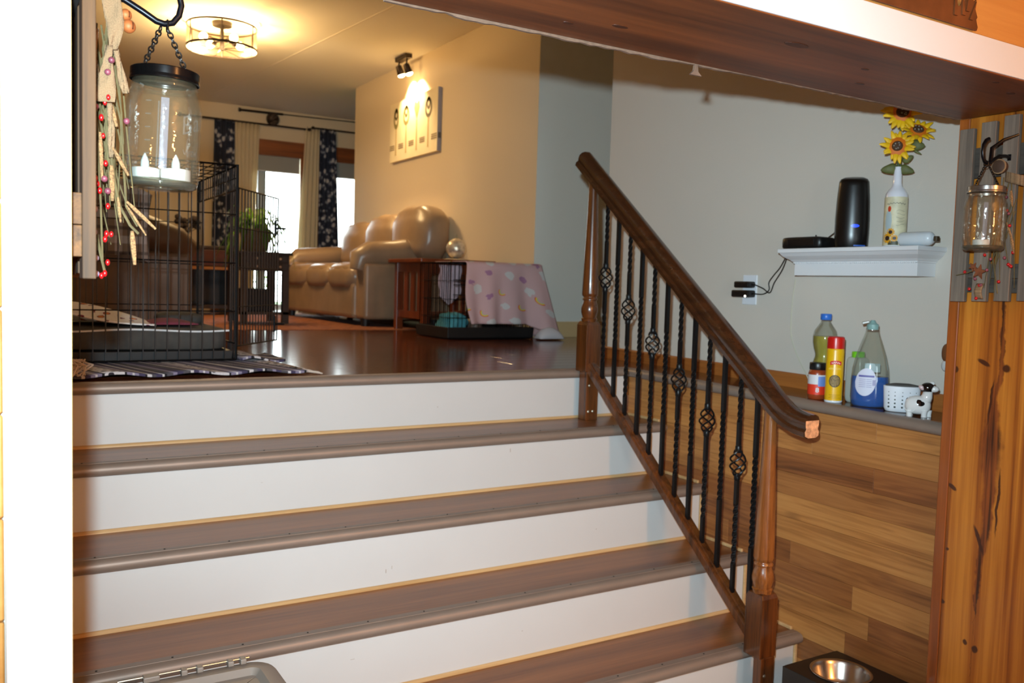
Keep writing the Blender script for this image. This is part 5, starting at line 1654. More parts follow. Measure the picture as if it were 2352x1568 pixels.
# open door swung out
hx, hy = cx1 + 0.006, cy0 + 0.10
dd = V(-1.235 - hx, 0.985 - hy, 0)
dl = dd.length
dd.normalize()
m = MB()
panel(m, (hx, hy, 0.062), dd, Z, dl, 0.625, 0.030, 0.155, 0.0027, 0.0036)
dr_ = m.build('door', M_wire, o)
for zz in (0.10, 0.52):
    m = MB()
    e_ = V(hx, hy, 0) + dd * (dl - 0.03)
    m.tube([e_ + V(0, 0, zz), e_ + V(0, 0, zz + 0.07)], 0.006, 6)
    m.tube([e_ + V(0, 0, zz + 0.035), e_ + V(0.04, -0.02, zz + 0.035)], 0.005, 6)
    m.build('latch', M_wire, dr_)
m = MB()
zz = 0.0
MB().rings([[V(x, y, 0.018) for x, y in ((cx0 + .01, cy0 + .012), (cx1 - .01, cy0 + .012), (cx1 - .01, cy1 - .012), (cx0 + .01, cy1 - .012))], [V(x, y, 0.055) for x, y in ((cx0 + .006, cy0 + .008), (cx1 - .006, cy0 + .008), (cx1 - .006, cy1 - .008), (cx0 + .006, cy1 - .008))]]).build('tray', mat('crate_tray', (12, 12, 14), 0.5), o, bevel=0.004)
# dog bed and printed blanket in the crate
o = thing('dog_bed', 'dark grey dog mattress with white piping inside the large crate', 'dog bed', (-2.0, 0.86, 0.056))
M_bed = mat('charcoal_fabric', (66, 62, 58), 0.95, noise=0.15, nscale=30)
MB().puff((-2.0, 0.86, 0.098), (0.455, 0.325, 0.041), 0.16, 40, 14, lambda p: p + V(0, 0.003 * sin(p.x * 60), 0.004 * sin(p.x * 14))).build('mattress', M_bed, o, smooth=True, angle=180)
MB().tube([V(-2.0 - 0.452 + 0.904 * i / 24, 0.535, 0.130 + 0.004 * sin((-0.452 + 0.904 * i / 24) * 14)) for i in range(25)], 0.0035, 6).build('piping', M_white, o, smooth=True)
MB().puff((-1.66, 0.95, 0.155), (0.09, 0.14, 0.03), 0.7, 20, 10).build('bolster', M_bed, o, smooth=True, angle=180)
def print_mat():
    k = NT('printed_fleece')
    tc = k.n('ShaderNodeTexCoord')
    v1 = k.n('ShaderNodeTexVoronoi', i_Scale=22.0)
    k.l(tc, 3, v1, 0)
    n1 = k.n('ShaderNodeTexNoise', i_Scale=34.0, i_Detail=2.0)
    k.l(tc, 3, n1, 0)
    f = k.math('MULTIPLY_ADD', n1.outputs[0], 0.6, v1.outputs[0])
    c = k.ramp(f, [(0.42, lin((206, 120, 60))), (0.50, lin((110, 26, 60))), (0.60, lin((232, 226, 222))), (0.9, lin((236, 232, 228)))], 'CONSTANT')
    k.t.links.new(c, k.b.inputs['Base Color'])
    k.b.inputs['Roughness'].default_value = 0.95
    return k.m
o = thing('printed_blanket', 'white fleece blanket with maroon print heaped on the dog bed', 'blanket', (-2.1, 0.8, 0.18))
PF = print_mat()
MB().sheet(lambda a, b: V(-2.42 + 0.62 * a, 0.60 + 0.42 * b, 0.146 + 0.12 * (sin(pi * a) ** 0.7) * (0.6 + 0.4 * sin(b * 7 + a * 5)) * max(0.0, 1 - a * 0.55) * (0.45 + 0.55 * sin(pi * (0.12 + 0.8 * b)))), 40, 24).build('fleece', PF, o, smooth=True, angle=180, solid=0.006)
MB().sheet(lambda a, b: V(-1.84 + 0.2 * a, 0.64 + 0.2 * b, 0.148 + 0.018 * sin(pi * a) * sin(pi * b)), 12, 8).build('corner_fold', mat('maroon_fleece', (120, 50, 66), 0.95), o, smooth=True, angle=180, solid=0.005)

# woven throw used as a mat under the crate
def stripe_mat():
    k = NT('woven_stripes')
    tc = k.n('ShaderNodeTexCoord')
    sx = k.n('ShaderNodeSeparateXYZ')
    k.l(tc, 3, sx, 0)
    nz = k.n('ShaderNodeTexNoise', i_Scale=160.0, i_Detail=2.0)
    k.l(tc, 3, nz, 0)
    skew = k.math('MULTIPLY_ADD', sx.outputs[1], 0.25, sx.outputs[0])
    f = k.math('FRACT', k.math('MULTIPLY', skew, 3.1))
    G, P, L, W_, K = lin((82, 78, 84)), lin((66, 58, 86)), lin((136, 126, 148)), lin((214, 206, 206)), lin((24, 22, 26))
    c = k.ramp(f, [(0.0, G), (0.07, W_), (0.10, P), (0.15, L), (0.19, W_), (0.21, L), (0.25, K), (0.27, W_), (0.42, W_), (0.45, K), (0.47, L), (0.52, W_), (0.54, L), (0.58, P), (0.64, K), (0.66, W_), (0.70, G), (0.74, P), (0.80, W_), (0.82, K), (0.84, G), (0.90, L), (0.94, P)], 'CONSTANT')
    wv = k.n('ShaderNodeTexVoronoi', i_Scale=42.0)
    k.l(tc, 3, wv, 0)
    band_ = k.math('MULTIPLY', k.math('GREATER_THAN', f, 0.27), k.math('LESS_THAN', f, 0.45))
    c = k.mix(k.math('MULTIPLY', band_, k.math('LESS_THAN', wv.outputs[0], 0.38)), c, lin((44, 40, 46)))
    c = k.mix(k.math('MULTIPLY', nz.outputs[0], 0.3), c, lin((40, 36, 40)))
    k.t.links.new(c, k.b.inputs['Base Color'])
    k.b.inputs['Roughness'].default_value = 0.98
    k.bump(nz.outputs[0], 0.5, 0.003)
    return k.m
M_rug = stripe_mat()
o = thing('woven_throw', 'purple and white striped woven throw spread under the large crate', 'rug', (-1.9, 0.5, 0))
MB().sheet(lambda a, b: V(-2.5 + 1.02 * a + 0.10 * (1 - b) * a, 0.085 + 1.0 * b, 0.010 + 0.006 * (1 + sin(a * 31 + b * 6)) * (1 - b) ** 2), 60, 20).build('cloth', M_rug, o, smooth=True, angle=180, solid=0.008)
MB().sheet(lambda a, b: V(-1.52 + 0.17 * a, 0.45 + 0.30 * b, 0.024 + 0.010 * sin(a * 6)), 12, 8).build('fold', M_rug, o, smooth=True, angle=180, solid=0.008)
M_fringe = mat('fringe_cotton', (206, 192, 178), 0.95)
m = MB()
rr = random.Random(3)
for i in range(60):
    b = i / 59
    p = V(-2.5 + 1.02 + 0.10 * (1 - b), 0.085 + 1.0 * b, 0.012)
    m.tube([p, p + V(0.025, rr.uniform(-.006, .006), -0.003), p + V(0.05 + rr.uniform(-.01, .01), rr.uniform(-.015, .015), -0.008)], 0.0025, 4)
tag(m.build('fringe', M_fringe, o), kind='stuff')
m = MB()
for i in range(40):
    p = V(-2.16 + rr.uniform(-.01, .03), 0.12 + rr.uniform(-.02, .02), 0.03)
    m.tube([p, p + V(rr.uniform(.0, .05), -0.02, 0.035), p + V(rr.uniform(.01, .08), -0.035, 0.02), p + V(rr.uniform(-.03, .05), -0.05, -0.012)], 0.0022, 5)
tag(m.build('tassel', M_fringe, o, smooth=True), kind='stuff')

# small crate under a pink blanket
o = thing('puppy_crate', 'small wire crate with black tray under a pink blanket', 'crate', (0.33, 2.0, 0))
px0, px1, py0, py1, ph = 0.03, 0.60, 1.78, 2.20, 0.465
panel(MB(), (px0, py0, 0.02), X, Z, px1 - px0, ph - 0.02, 0.028, 0.105, 0.0018, 0.003).build('front_panel', M_wire, o)
panel(MB(), (px0, py1, 0.02), X, Z, px1 - px0, ph - 0.02, 0.028, 0.105, 0.0018, 0.003).build('back_panel', M_wire, o)
panel(MB(), (px0, py0, 0.02), Y_, Z, py1 - py0, ph - 0.02, 0.028, 0.105, 0.0018, 0.003).build('side_panel', M_wire, o)
panel(MB(), (px1, py0, 0.02), Y_, Z, py1 - py0, ph - 0.02, 0.028, 0.105, 0.0018, 0.003).build('side_panel', M_wire, o)
panel(MB(), (px0, py0, ph), X, Y_, px1 - px0, py1 - py0, 0.05, 0.105, 0.0018, 0.003).build('roof_panel', M_wire, o)
for zz in (0.24, 0.33):
    MB().tube([(px0 + 0.02, py0 - 0.004, zz), (px0 + 0.10, py0 - 0.004, zz), (px0 + 0.10, py0 - 0.004, zz + 0.03), (px0 + 0.02, py0 - 0.004, zz + 0.03)], 0.003, 5).build('latch', M_wire, o)
MB().rings([[V(x, y, 0.002) for x, y in ((px0, py0), (px1, py0), (px1, py1), (px0, py1))], [V(x, y, 0.012) for x, y in ((px0 - .015, py0 - .015), (px1 + .015, py0 - .015), (px1 + .015, py1 + .015), (px0 - .015, py1 + .015))], [V(x, y, 0.075) for x, y in ((px0 - .02, py0 - .02), (px1 + .02, py0 - .02), (px1 + .02, py1 + .02), (px0 - .02, py1 + .02))], [V(x, y, 0.075) for x, y in ((px0 - .008, py0 - .008), (px1 + .008, py0 - .008), (px1 + .008, py1 + .008), (px0 - .008, py1 + .008))], [V(x, y, 0.018) for x, y in ((px0, py0), (px1, py0), (px1, py1), (px0, py1))]]).build('tray', mat('crate_tray', (18, 18, 22), 0.5), o, bevel=0.003)
def pink_mat():
    k = NT('pink_rainbow_fleece')
    uv = k.n('ShaderNodeUVMap')
    mp = k.n('ShaderNodeMapping')
    mp.inputs['Scale'].default_value = (4.2, 4.2, 1)
    k.l(uv, 0, mp, 0)
    vo = k.n('ShaderNodeTexVoronoi', voronoi_dimensions='2D', i_Scale=1.0, i_Randomness=0.75)
    k.l(mp, 0, vo, 0)
    sc = k.n('ShaderNodeSeparateColor')
    k.l(vo, 'Color', sc, 0)
    nd = k.n('ShaderNodeTexNoise', noise_dimensions='2D', i_Scale=2.2)
    k.l(mp, 0, nd, 0)
    d0 = vo.outputs['Distance']
    d = d0
    dw = k.math('MULTIPLY_ADD', nd.outputs[0], 0.5, k.math('ADD', d0, -0.25))
    pink = lin((204, 168, 168))
    # rainbow arcs: rings cut to their upper half
    ps = k.n('ShaderNodeVectorMath', operation='SUBTRACT')
    k.l(mp, 0, ps, 0)
    k.l(vo, 'Position', ps, 1)
    sx = k.n('ShaderNodeSeparateXYZ')
    k.l(ps, 0, sx, 0)
    up = k.math('GREATER_THAN', k.math('MULTIPLY_ADD', sx.outputs[0], -0.9, sx.outputs[1]), 0.02)
    ring = k.ramp(d, [(0.0, pink), (0.13, lin((170, 190, 140))), (0.17, lin((232, 206, 70))), (0.215, lin((216, 88, 40))), (0.26, pink)], 'CONSTANT')
    isr = k.math('MULTIPLY', k.math('LESS_THAN', sc.outputs[0], 0.30), up)
    isr = k.math('MULTIPLY', isr, k.math('LESS_THAN', d, 0.27))
    isw = k.math('MULTIPLY', k.math('GREATER_THAN', sc.outputs[0], 0.52), k.math('LESS_THAN', dw, 0.24))
    isp = k.math('MULTIPLY', k.math('MULTIPLY', k.math('GREATER_THAN', sc.outputs[0], 0.30), k.math('LESS_THAN', sc.outputs[0], 0.52)), k.math('LESS_THAN', dw, 0.17))
    c = k.mix(isw, pink, lin((206, 202, 200)))
    c = k.mix(isp, c, lin((166, 120, 150)))
    c = k.mix(isr, c, ring)
    k.t.links.new(c, k.b.inputs['Base Color'])
    k.b.inputs['Roughness'].default_value = 0.95
    return k.m
M_pinkf = pink_mat()
def cloth(name, fn, nu, nv, m_, parent, su=1.0, sv=1.0):
    ob = MB().sheet(fn, nu, nv).build(name, m_, parent, smooth=True, angle=180, solid=0.005)
    me = ob.data
    uvl = me.uv_layers.new(name='UVMap')
    w = nv + 1
    for lp in me.loops:
        i, j = divmod(lp.vertex_index, w)
        uvl.data[lp.index].uv = (i / nu * su, j / nv * sv)
    return ob
o = thing('pink_blanket', 'pink fleece blanket with rainbows and clouds draped over the small crate', 'blanket', (0.4, 1.9, 0))
def pb(a, b):
    # a across (left to right), b from the back of the roof over the front edge to the hem
    x = 0.125 + 0.53 * a
    x = min(x, 0.655)
    if b < 0.38:
        t = b / 0.38
        y = 2.19 - t * (2.19 - 1.765)
        z = ph + 0.008
        if x > px1:
            z -= 0.0
    else:
        t = (b - 0.38) / 0.62
        hem = 0.42 - 0.10 * max(0, (a - 0.72) / 0.28) * 0 
        z = ph + 0.008 - t * (0.375 + 0.09 * max(0, (a - 0.7) / 0.3))
        fold = 0.012 + 0.018 * t * (1 + sin(a * 22 + 1)) + 0.05 * t * max(0, (a - 0.72) / 0.28)
        y = 1.765 - fold
        x += 0.13 * t * max(0, (a - 0.5) / 0.5) - 0.03 * t * max(0, (0.25 - a) / 0.25) * sin(t * 4)
    return V(x, y, max(z, 0.008))
cloth('fleece', pb, 60, 40, M_pinkf, o, 1.1, 1.5)
# short drop seen through the bars on the left, and the pooled corner on the right
cloth('inner_drop', lambda a, b: V(px0 + 0.11 + 0.16 * a + 0.006 * sin(b * 9), 2.16 - 0.006 * sin(a * 25), ph - 0.01 - b * (0.26 - 0.14 * abs(a - .45))), 14, 14, mat('pink_fleece_plain', (206, 178, 184), 0.95, noise=0.1, nscale=12), o)
cloth('side_drop', lambda a, b: V(0.658 + 0.11 * b * (1 - 0.8 * a) + 0.012 * b * sin(a * 12), 1.755 + 0.42 * a, max(0.008, ph + 0.006 - b * 0.462)), 24, 20, M_pinkf, o, 0.8, 0.9)
cloth('pooled_corner', lambda a, b: V(0.60 + 0.18 * a, 1.645 + 0.09 * b, 0.010 + 0.07 * (sin(pi * a) * sin(pi * b)) ** 0.5), 16, 8, mat('white_fleece', (214, 206, 208), 0.95), o)
o = thing('teal_cushion', 'teal cloth bundle inside the small crate', 'cushion', (0.17, 2.0, 0.02))
MB().puff((0.16, 2.0, 0.085), (0.085, 0.09, 0.065), 0.75, 28, 16, lambda p: p + V(0.012 * sin(p.z * 70), 0.010 * sin(p.x * 60), 0.05 * max(0, p.x + 0.02) + 0.010 * sin(p.x * 90 + p.y * 40))).build('cloth', mat('teal_cloth', (70, 140, 150), 0.9, noise=0.2, nscale=20), o, smooth=True, angle=180)
tag(MB().lathe([(0.05, 0.0), (0.055, 0.01), (0.042, 0.07), (0.036, 0.074), (0.03, 0.05), (0.001, 0.045)], (0.27, 1.9, 0.0215), 22).build('pet_dish', mat('dish_brown', (88, 70, 60), 0.5), smooth=True), 'small brown dish on the tray of the small crate', 'dish')

# painting on the tan wall
o = thing('wall_painting', 'unframed canvas of slender topiary trees on the tan wall', 'painting', (XT, 3.85, 1.62))
PY0, PY1, PZ0, PZ1 = 3.36, 4.30, 1.375, 1.872
px_ = XT - 0.035
box(px_, XT - 0.002, PY0, PY1, PZ0, PZ1).build('canvas', mat('canvas_cream', (222, 206, 170), 0.8, noise=0.05, nscale=10), o)
M_ol = mat('paint_olive', (124, 112, 62), 0.8)
M_old = mat('paint_olive_dark', (84, 72, 44), 0.8)
M_trk = mat('paint_trunk', (176, 150, 102), 0.8)
M_txt = mat('paint_grey', (128, 110, 86), 0.8)
def flat(pts, m_, name, lift=0.0008):
    MB().prism(pts, lift, lambda u, v, w: V(px_ - w, u, v)).build(name, m_, o)
def ring2(cy, cz, ro_, ri_, sy, m_, name):
    n = 20
    vs = [V(px_ - 0.0009, cy + ro_ * sy * cos(2 * pi * i / n), cz + ro_ * sin(2 * pi * i / n)) for i in range(n)] + [V(px_ - 0.0009, cy + ri_ * sy * cos(2 * pi * i / n), cz + ri_ * sin(2 * pi * i / n)) for i in range(n)]
    MB().add(vs, [(i, (i + 1) % n, n + (i + 1) % n, n + i) for i in range(n)]).build(name, m_, o)
for i, yy in enumerate((4.17, 3.96, 3.75, 3.53)):
    flat([(yy - 0.012, PZ0 + 0.05), (yy + 0.012, PZ0 + 0.05), (yy + 0.010, PZ1 - 0.2), (yy - 0.010, PZ1 - 0.2)], M_trk, 'trunk')
    if i == 2:
        flat([(yy, PZ1 - 0.20), (yy + 0.055, PZ1 - 0.10), (yy + 0.05, PZ1 - 0.055), (yy + 0.02, PZ1 - 0.05), (yy, PZ1 - 0.07), (yy - 0.02, PZ1 - 0.05), (yy - 0.05, PZ1 - 0.055), (yy - 0.055, PZ1 - 0.10)], M_ol, 'crown')
    else:
        ring2(yy, PZ1 - 0.135, 0.08 if i != 0 else 0.09, 0.05, 0.8 if i else 0.6, M_ol if i != 3 else M_old, 'crown')
        ring2(yy, PZ1 - 0.10, 0.05, 0.025, 0.7, M_old, 'crown_swirl')
for yy in (4.25, 4.065, 3.855, 3.64, 3.42):
    for q in range(3):
        flat([(yy - 0.05, PZ0 + 0.10 + q * 0.016), (yy + 0.05, PZ0 + 0.10 + q * 0.016), (yy + 0.05, PZ0 + 0.109 + q * 0.016), (yy - 0.05, PZ0 + 0.109 + q * 0.016)], M_txt, 'caption_line')
box(px_ - 0.0002, XT - 0.002, PY0 - 0.0008, PY0 - 0.0001, PZ0, PZ1).build('canvas_edge', mat('canvas_edge', (150, 146, 150), 0.8), o)
box(px_ + 0.006, XT - 0.002, PY0 - 0.0014, PY0 - 0.0007, PZ0 + 0.10, PZ0 + 0.145).build('edge_mark', mat('edge_dark', (96, 90, 84), 0.8), o)

# ceiling spot fixture
M_bronze = mat('bronze_metal', (38, 26, 18), 0.4, metal=0.6)
o = thing('spot_fixture', 'bronze two headed ceiling spotlight over the painting', 'ceiling light', (0.60, 3.85, ZC))
box(0.57, 0.63, 3.74, 3.96, ZC - 0.035, ZC - 0.0005).build('bar', M_bronze, o, bevel=0.004)
M_bulb = mat('lit_bulb', (255, 226, 170), 0.4, emit=((255, 214, 150), 26))
for yy, zz in ((3.93, 0.0), (3.775, 0.015)):
    q = V(0.60, yy, ZC - 0.09 - zz)
    aim = V(0.40, -0.05, -1).normalized()
    MB().tube([V(0.60, yy, ZC - 0.03), q - aim * 0.02], 0.007, 8).build('arm', M_bronze, o)
    H = Matrix.Translation(q) @ (-aim).to_track_quat('Z', 'Y').to_matrix().to_4x4()
    h_ = MB().lathe([(0.014, 0.03), (0.024, 0.024), (0.027, 0.0), (0.032, -0.045), (0.030, -0.048), (0.025, -0.02)], (0, 0, 0), 20, M=H, caps=False).build('head', M_bronze, o, smooth=True)
    MB().lathe([(0.0285, -0.046), (0.030, -0.056), (0.022, -0.066), (0.001, -0.071)], (0, 0, 0), 20, M=H).build('bulb', M_bulb, h_, smooth=True)
    add_light('spot_lamp_light', 'SPOT', q + aim * 0.085, 60, (1.0, 0.72, 0.36), 0.02, V(0.55, -0.08, -1), spot_size=radians(105), spot_blend=0.6)

# drum ceiling light
dc = V(-0.86, 3.80, 0)
o = thing('drum_light', 'open bronze drum ceiling light with bare bulbs', 'ceiling light', (dc.x, dc.y, ZC))
RD, DZ0, DZ1 = 0.245, ZC - 0.19, ZC - 0.035
MB().lathe([(0.07, ZC - 0.03), (0.07, ZC - 0.0005)], dc, 28).build('canopy', M_bronze, o)
for zz in (DZ0, DZ1):
    MB().lathe([(RD, zz - 0.008), (RD + 0.004, zz - 0.008), (RD + 0.004, zz + 0.008), (RD, zz + 0.008), (RD, zz - 0.008)], dc, 48, caps=False).build('ring', M_bronze, o)
for i in range(6):
    a = 2 * pi * i / 6 + 0.3
    MB().tube([dc + V(RD * cos(a), RD * sin(a), DZ0), dc + V(RD * cos(a), RD * sin(a), DZ1)], 0.005, 6).build('upright', M_bronze, o)
MB().lathe([(RD, DZ0 + 0.006), (RD, DZ1 - 0.006)], dc, 48, caps=False).build('drum_glass', thin_glass('seeded_glass', (238, 230, 214), 0.2, body=0.06, bodyc=(220, 200, 160)), o, smooth=True)
MB().lathe([(0.015, DZ0 - 0.01), (0.015, ZC - 0.03)], dc, 10).build('stem', M_bronze, o)
for i in range(4):
    a = pi / 2 * i + 0.35
    p = dc + V(0.15 * cos(a), 0.15 * sin(a), ZC - 0.135)
    MB().tube([dc + V(0, 0, ZC - 0.13), dc + V(0.09 * cos(a), 0.09 * sin(a), ZC - 0.13)], 0.007, 6).build('arm', M_bronze, o)
    MB().tube([dc + V(0.09 * cos(a), 0.09 * sin(a), ZC - 0.135), dc + V(0.115 * cos(a), 0.115 * sin(a), ZC - 0.135)], 0.016, 10).build('socket', M_bronze, o)
    MB().sphere(p, 0.030, 14, 10).build('bulb', M_bulb, o, smooth=True, angle=180)
    add_light('drum_lamp_light', 'POINT', p + V(0, 0, -0.034) * 0 + V(0.036 * cos(a), 0.036 * sin(a), -0.02), 27, WARM, 0.03)
for i in range(8):
    a = 2 * pi * i / 8
    MB().tube([dc + V(0.02 * cos(a), 0.02 * sin(a), DZ0), dc + V(RD * cos(a), RD * sin(a), DZ0)], 0.003, 5).build('spoke', M_bronze, o)

# curtain rods and curtains
def rod(label, x0, x1, z):
    o = thing('curtain_rod', label, 'curtain rod', (x0, YW - 0.07, z))
    MB().tube([(x0, YW - 0.07, z), (x1, YW - 0.07, z)], 0.010, 8).build('pole', M_bronze, o)
    for x in (x0, x1):
        MB().sphere((x, YW - 0.07, z), 0.020, 12, 8).build('finial', M_bronze, o, smooth=True, angle=180)
        MB().tube([(x + (0.03 if x == x0 else -0.03), YW - 0.07, z), (x + (0.03 if x == x0 else -0.03), YW - 0.001, z)], 0.006, 6).build('bracket', M_bronze, o)
rod('dark curtain rod over the glazed garden door', -0.62, 0.76, 2.01)
rod('dark curtain rod over the half hidden window', 0.80, 1.85, 2.035)
def floral():
    k = NT('navy_floral')
    tc = k.n('ShaderNodeTexCoord')
    v1 = k.n('ShaderNodeTexVoronoi', i_Scale=16.0)
    n1 = k.n('ShaderNodeTexNoise', i_Scale=34.0, i_Detail=3.0)
    k.l(tc, 3, v1, 0); k.l(tc, 3, n1, 0)
    f = k.math('MULTIPLY_ADD', n1.outputs[0], 0.75, v1.outputs[0])
    k.t.links.new(k.ramp(f, [(0.62, lin((176, 174, 178))), (0.76, lin((84, 90, 110))), (0.90, lin((28, 36, 56)))]), k.b.inputs['Base Color'])
    k.b.inputs['Roughness'].default_value = 0.9
    return k.m
M_navy = floral()
M_cream = leafy('cream_curtain', (240, 228, 200), (244, 232, 204), 0.45)
def curtain(label, x0, x1, xb0, xb1, m_, z1, z0=0.02, folds=5, dy=0.07):
    o = thing('curtain', label, 'curtain', ((x0 + x1) / 2, YW - dy, z0), 'curtains at the garden windows')
    MB().sheet(lambda a, b: V((x0 + (x1 - x0) * a) * (1 - b) + (xb0 + (xb1 - xb0) * a) * b, YW - dy - 0.022 * sin(a * folds * 2 * pi) * (0.5 + 0.5 * b), z1 - (z1 - z0) * b), folds * 10, 12).build('panel', m_, o, smooth=True, angle=180, solid=0.003)
    m = MB()
    for i in range(folds):
        xx = x0 + (x1 - x0) * (i + 0.5) / folds
        m.tube([V(xx, YW - 0.07 + 0.013 * cos(q), z1 + 0.005 + 0.013 * sin(q)) for q in [2 * pi * j / 10 for j in range(11)]], 0.002, 4, caps=False)
    m.build('ring_set', M_bronze, o)
curtain('navy floral curtain left of the glazed garden door', -0.27, -0.06, -0.30, -0.05, M_navy, 2.005, 0.02, 4)
curtain('cream curtain drawn to the left of the glazed garden door', -0.055, 0.205, -0.03, 0.14, M_cream, 2.0, 0.02, 6)
curtain('cream curtain gathered to the right of the glazed garden door', 0.715, 0.875, 0.60, 0.86, M_cream, 2.02, 0.02, 4)
curtain('navy floral curtain beside the half hidden window', 0.88, 1.065, 0.87, 1.15, M_navy, 2.03, 0.02, 4)
# pole and ball hung above the windows
o = thing('wall_pole', 'long thin dark pole mounted high above the windows', 'pole', (0.65, YW - 0.03, 2.15))
MB().tube([(0.0, YW - 0.03, 2.142), (0.30, YW - 0.03, 2.146), (0.47, YW - 0.03, 2.150)], 0.013, 8).build('grip', M_bronze, o, smooth=True)
MB().tube([(0.47, YW - 0.03, 2.150), (1.5, YW - 0.03, 2.168)], 0.006, 6).build('shaft', M_bronze, o, smooth=True)
MB().lathe([(0.02, -0.012), (0.022, 0.0), (0.02, 0.012)], (0, 0, 0), 12, M=trans(0.0, YW - 0.03, 2.142) @ roty(pi / 2)).build('end_knob', M_bronze, o)
for x in (0.1, 0.8, 1.3):
    MB().tube([(x, YW - 0.03, 2.145 + 0.015 * x), (x, YW - 0.0005, 2.145 + 0.015 * x)], 0.004, 6).build('peg', M_bronze, o)
o = thing('wicker_ball', 'dark woven ball hanging from the pole above the windows', 'ornament', (0.345, YW - 0.075, 2.0))
MB().sphere((0.345, YW - 0.075, 2.075), 0.066, 18, 12).build('ball', mat('wicker_dark', (70, 58, 48), 0.9, noise=0.5, nscale=60), o, smooth=True, angle=180)
for i in range(5):
    R3 = trans(0.345, YW - 0.075, 2.075) @ rotz(i * 0.63) @ rotx(pi / 2 + 0.3 * i)
    MB().tube([R3 @ V(0.067 * cos(q), 0.067 * sin(q), 0) for q in [2 * pi * j / 20 for j in range(21)]], 0.005, 5, caps=False).build('strand', M_bronze, o)

# low table with plant in front of the garden door
o = thing('drawer_table', 'dark low table with drawers and pale knobs before the garden door', 'table', (-0.63, 3.6, 0.01))
ax0, ax1, ay0, ay1 = -0.80, -0.46, 3.40, 3.82
box(ax0 - 0.02, ax1 + 0.02, ay0 - 0.02, ay1 + 0.02, 0.505, 0.525).build('top', M_darkwood, o, bevel=0.003)
box(ax0, ax1, ay0, ay1, 0.39, 0.505).build('case', M_darkwood, o)
for zz in (0.395, 0.452):
    d_ = box(ax0 + 0.01, ax1 - 0.01, ay0 - 0.012, ay0, zz, zz + 0.05).build('drawer', M_darkwood, o, bevel=0.003)
    for x in (ax0 + 0.10, ax1 - 0.07):
        MB().sphere((x, ay0 - 0.018, zz + 0.025), 0.009, 10, 7).build('knob', mat('pale_knob', (206, 180, 150), 0.4), d_, smooth=True, angle=180)
for x in (ax0, ax1 - 0.045):
    for y in (ay0, ay1 - 0.045):
        box(x, x + 0.045, y, y + 0.045, 0.01, 0.39).build('leg', M_darkwood, o)
box(ax0, ax1, ay0, ay1, 0.075, 0.095).build('shelf', M_darkwood, o)
tag(box(-0.76, -0.56, 3.46, 3.74, 0.096, 0.26).build('speaker_box', mat('speaker_black', (18, 18, 19), 0.7), bevel=0.01), 'black box on the shelf of the dark low table', 'speaker')
o = thing('potted_plant', 'leafy green plant in a brown wicker pot on the dark table', 'plant', (-0.655, 3.6, 0.525))
MB().lathe([(0.075, 0.0), (0.092, 0.02), (0.102, 0.10), (0.108, 0.165), (0.100, 0.17), (0.094, 0.15), (0.001, 0.145)], (-0.655, 3.6, 0.525), 24).build('pot', mat('wicker_pot', (112, 76, 40), 0.8, noise=0.3, nscale=80), o, smooth=True)
M_pl = leafy('plant_leaf', (60, 100, 32), (120, 170, 40), 0.45, 0.4)
rr = random.Random(9)
for i in range(64):
    a = rr.uniform(0, 2 * pi)
    L = rr.uniform(0.22, 0.42)
    hgt = rr.uniform(0.05, 0.19)
    w = rr.uniform(0.009, 0.016)
    c0 = V(-0.655, 3.6, 0.66)
    dr2 = V(cos(a), sin(a), 0)
    sd = V(-sin(a), cos(a), 0)
    droop = rr.uniform(0.16, 0.40)
    MB().sheet(lambda t, b: c0 + dr2 * (L * t * (1 - 0.25 * t)) + V(0, 0, hgt * 3.2 * t * (1 - t) + hgt * t - droop * t * t) + sd * ((b - .5) * 2 * w * max(0.08, sin(pi * (0.1 + 0.88 * t)))), 8, 2).build('leaf', M_pl, o, smooth=True, angle=180)

# dark console behind the crate
o = thing('media_console', 'dark wooden media console beyond the large crate', 'console', (-0.75, 5.1, 0))
box(-1.55, -0.48, 4.95, 5.38, 0.575, 0.605).build('top', M_darkwood, o, bevel=0.004)
for x in (-1.55, -1.03, -0.52):
    box(x, x + 0.04, 4.97, 5.36, 0.0, 0.575).build('side', M_darkwood, o)
box(-1.51, -0.52, 4.96, 5.36, 0.40, 0.425).build('shelf', wood('console_edge', (150, 98, 52), (112, 70, 36), 'X', 3, 50, rough=0.4), o)
box(-1.51, -0.52, 4.97, 5.36, 0.06, 0.09).build('shelf', M_darkwood, o)
box(-1.51, -0.52, 5.35, 5.37, 0.06, 0.575).build('back', M_darkwood, o)
d_ = box(-0.99, -0.53, 4.955, 4.972, 0.43, 0.57).build('drawer', wood('console_red', (70, 32, 26), (46, 20, 17), 'X', 3, 50, rough=0.4), o, bevel=0.003)
MB().sphere((-0.76, 4.945, 0.50), 0.012, 10, 7).build('knob', M_bronze, d_, smooth=True, angle=180)
o = thing('dried_bouquet', 'dark dried flowers in a slim vase on the media console', 'flowers', (-0.86, 5.1, 0.605))
MB().lathe([(0.03, 0.0), (0.04, 0.03), (0.022, 0.09), (0.026, 0.11)], (-0.86, 5.1, 0.605), 16).build('vase', M_blackplastic, o, smooth=True)
rr = random.Random(2)
m = MB()
for i in range(22):
    a = rr.uniform(0, 2 * pi)
    r_ = rr.uniform(0.02, 0.10)
    p = V(-0.86 + r_ * cos(a), 5.1 + r_ * sin(a), 0.605 + rr.uniform(0.15, 0.25))
    m.tube([V(-0.86, 5.1, 0.70), p], 0.003, 4)
    m.sphere(p, 0.024, 7, 5)
tag(m.build('blooms', mat('dried_bloom', (46, 34, 28), 0.9), o, smooth=True), kind='stuff')

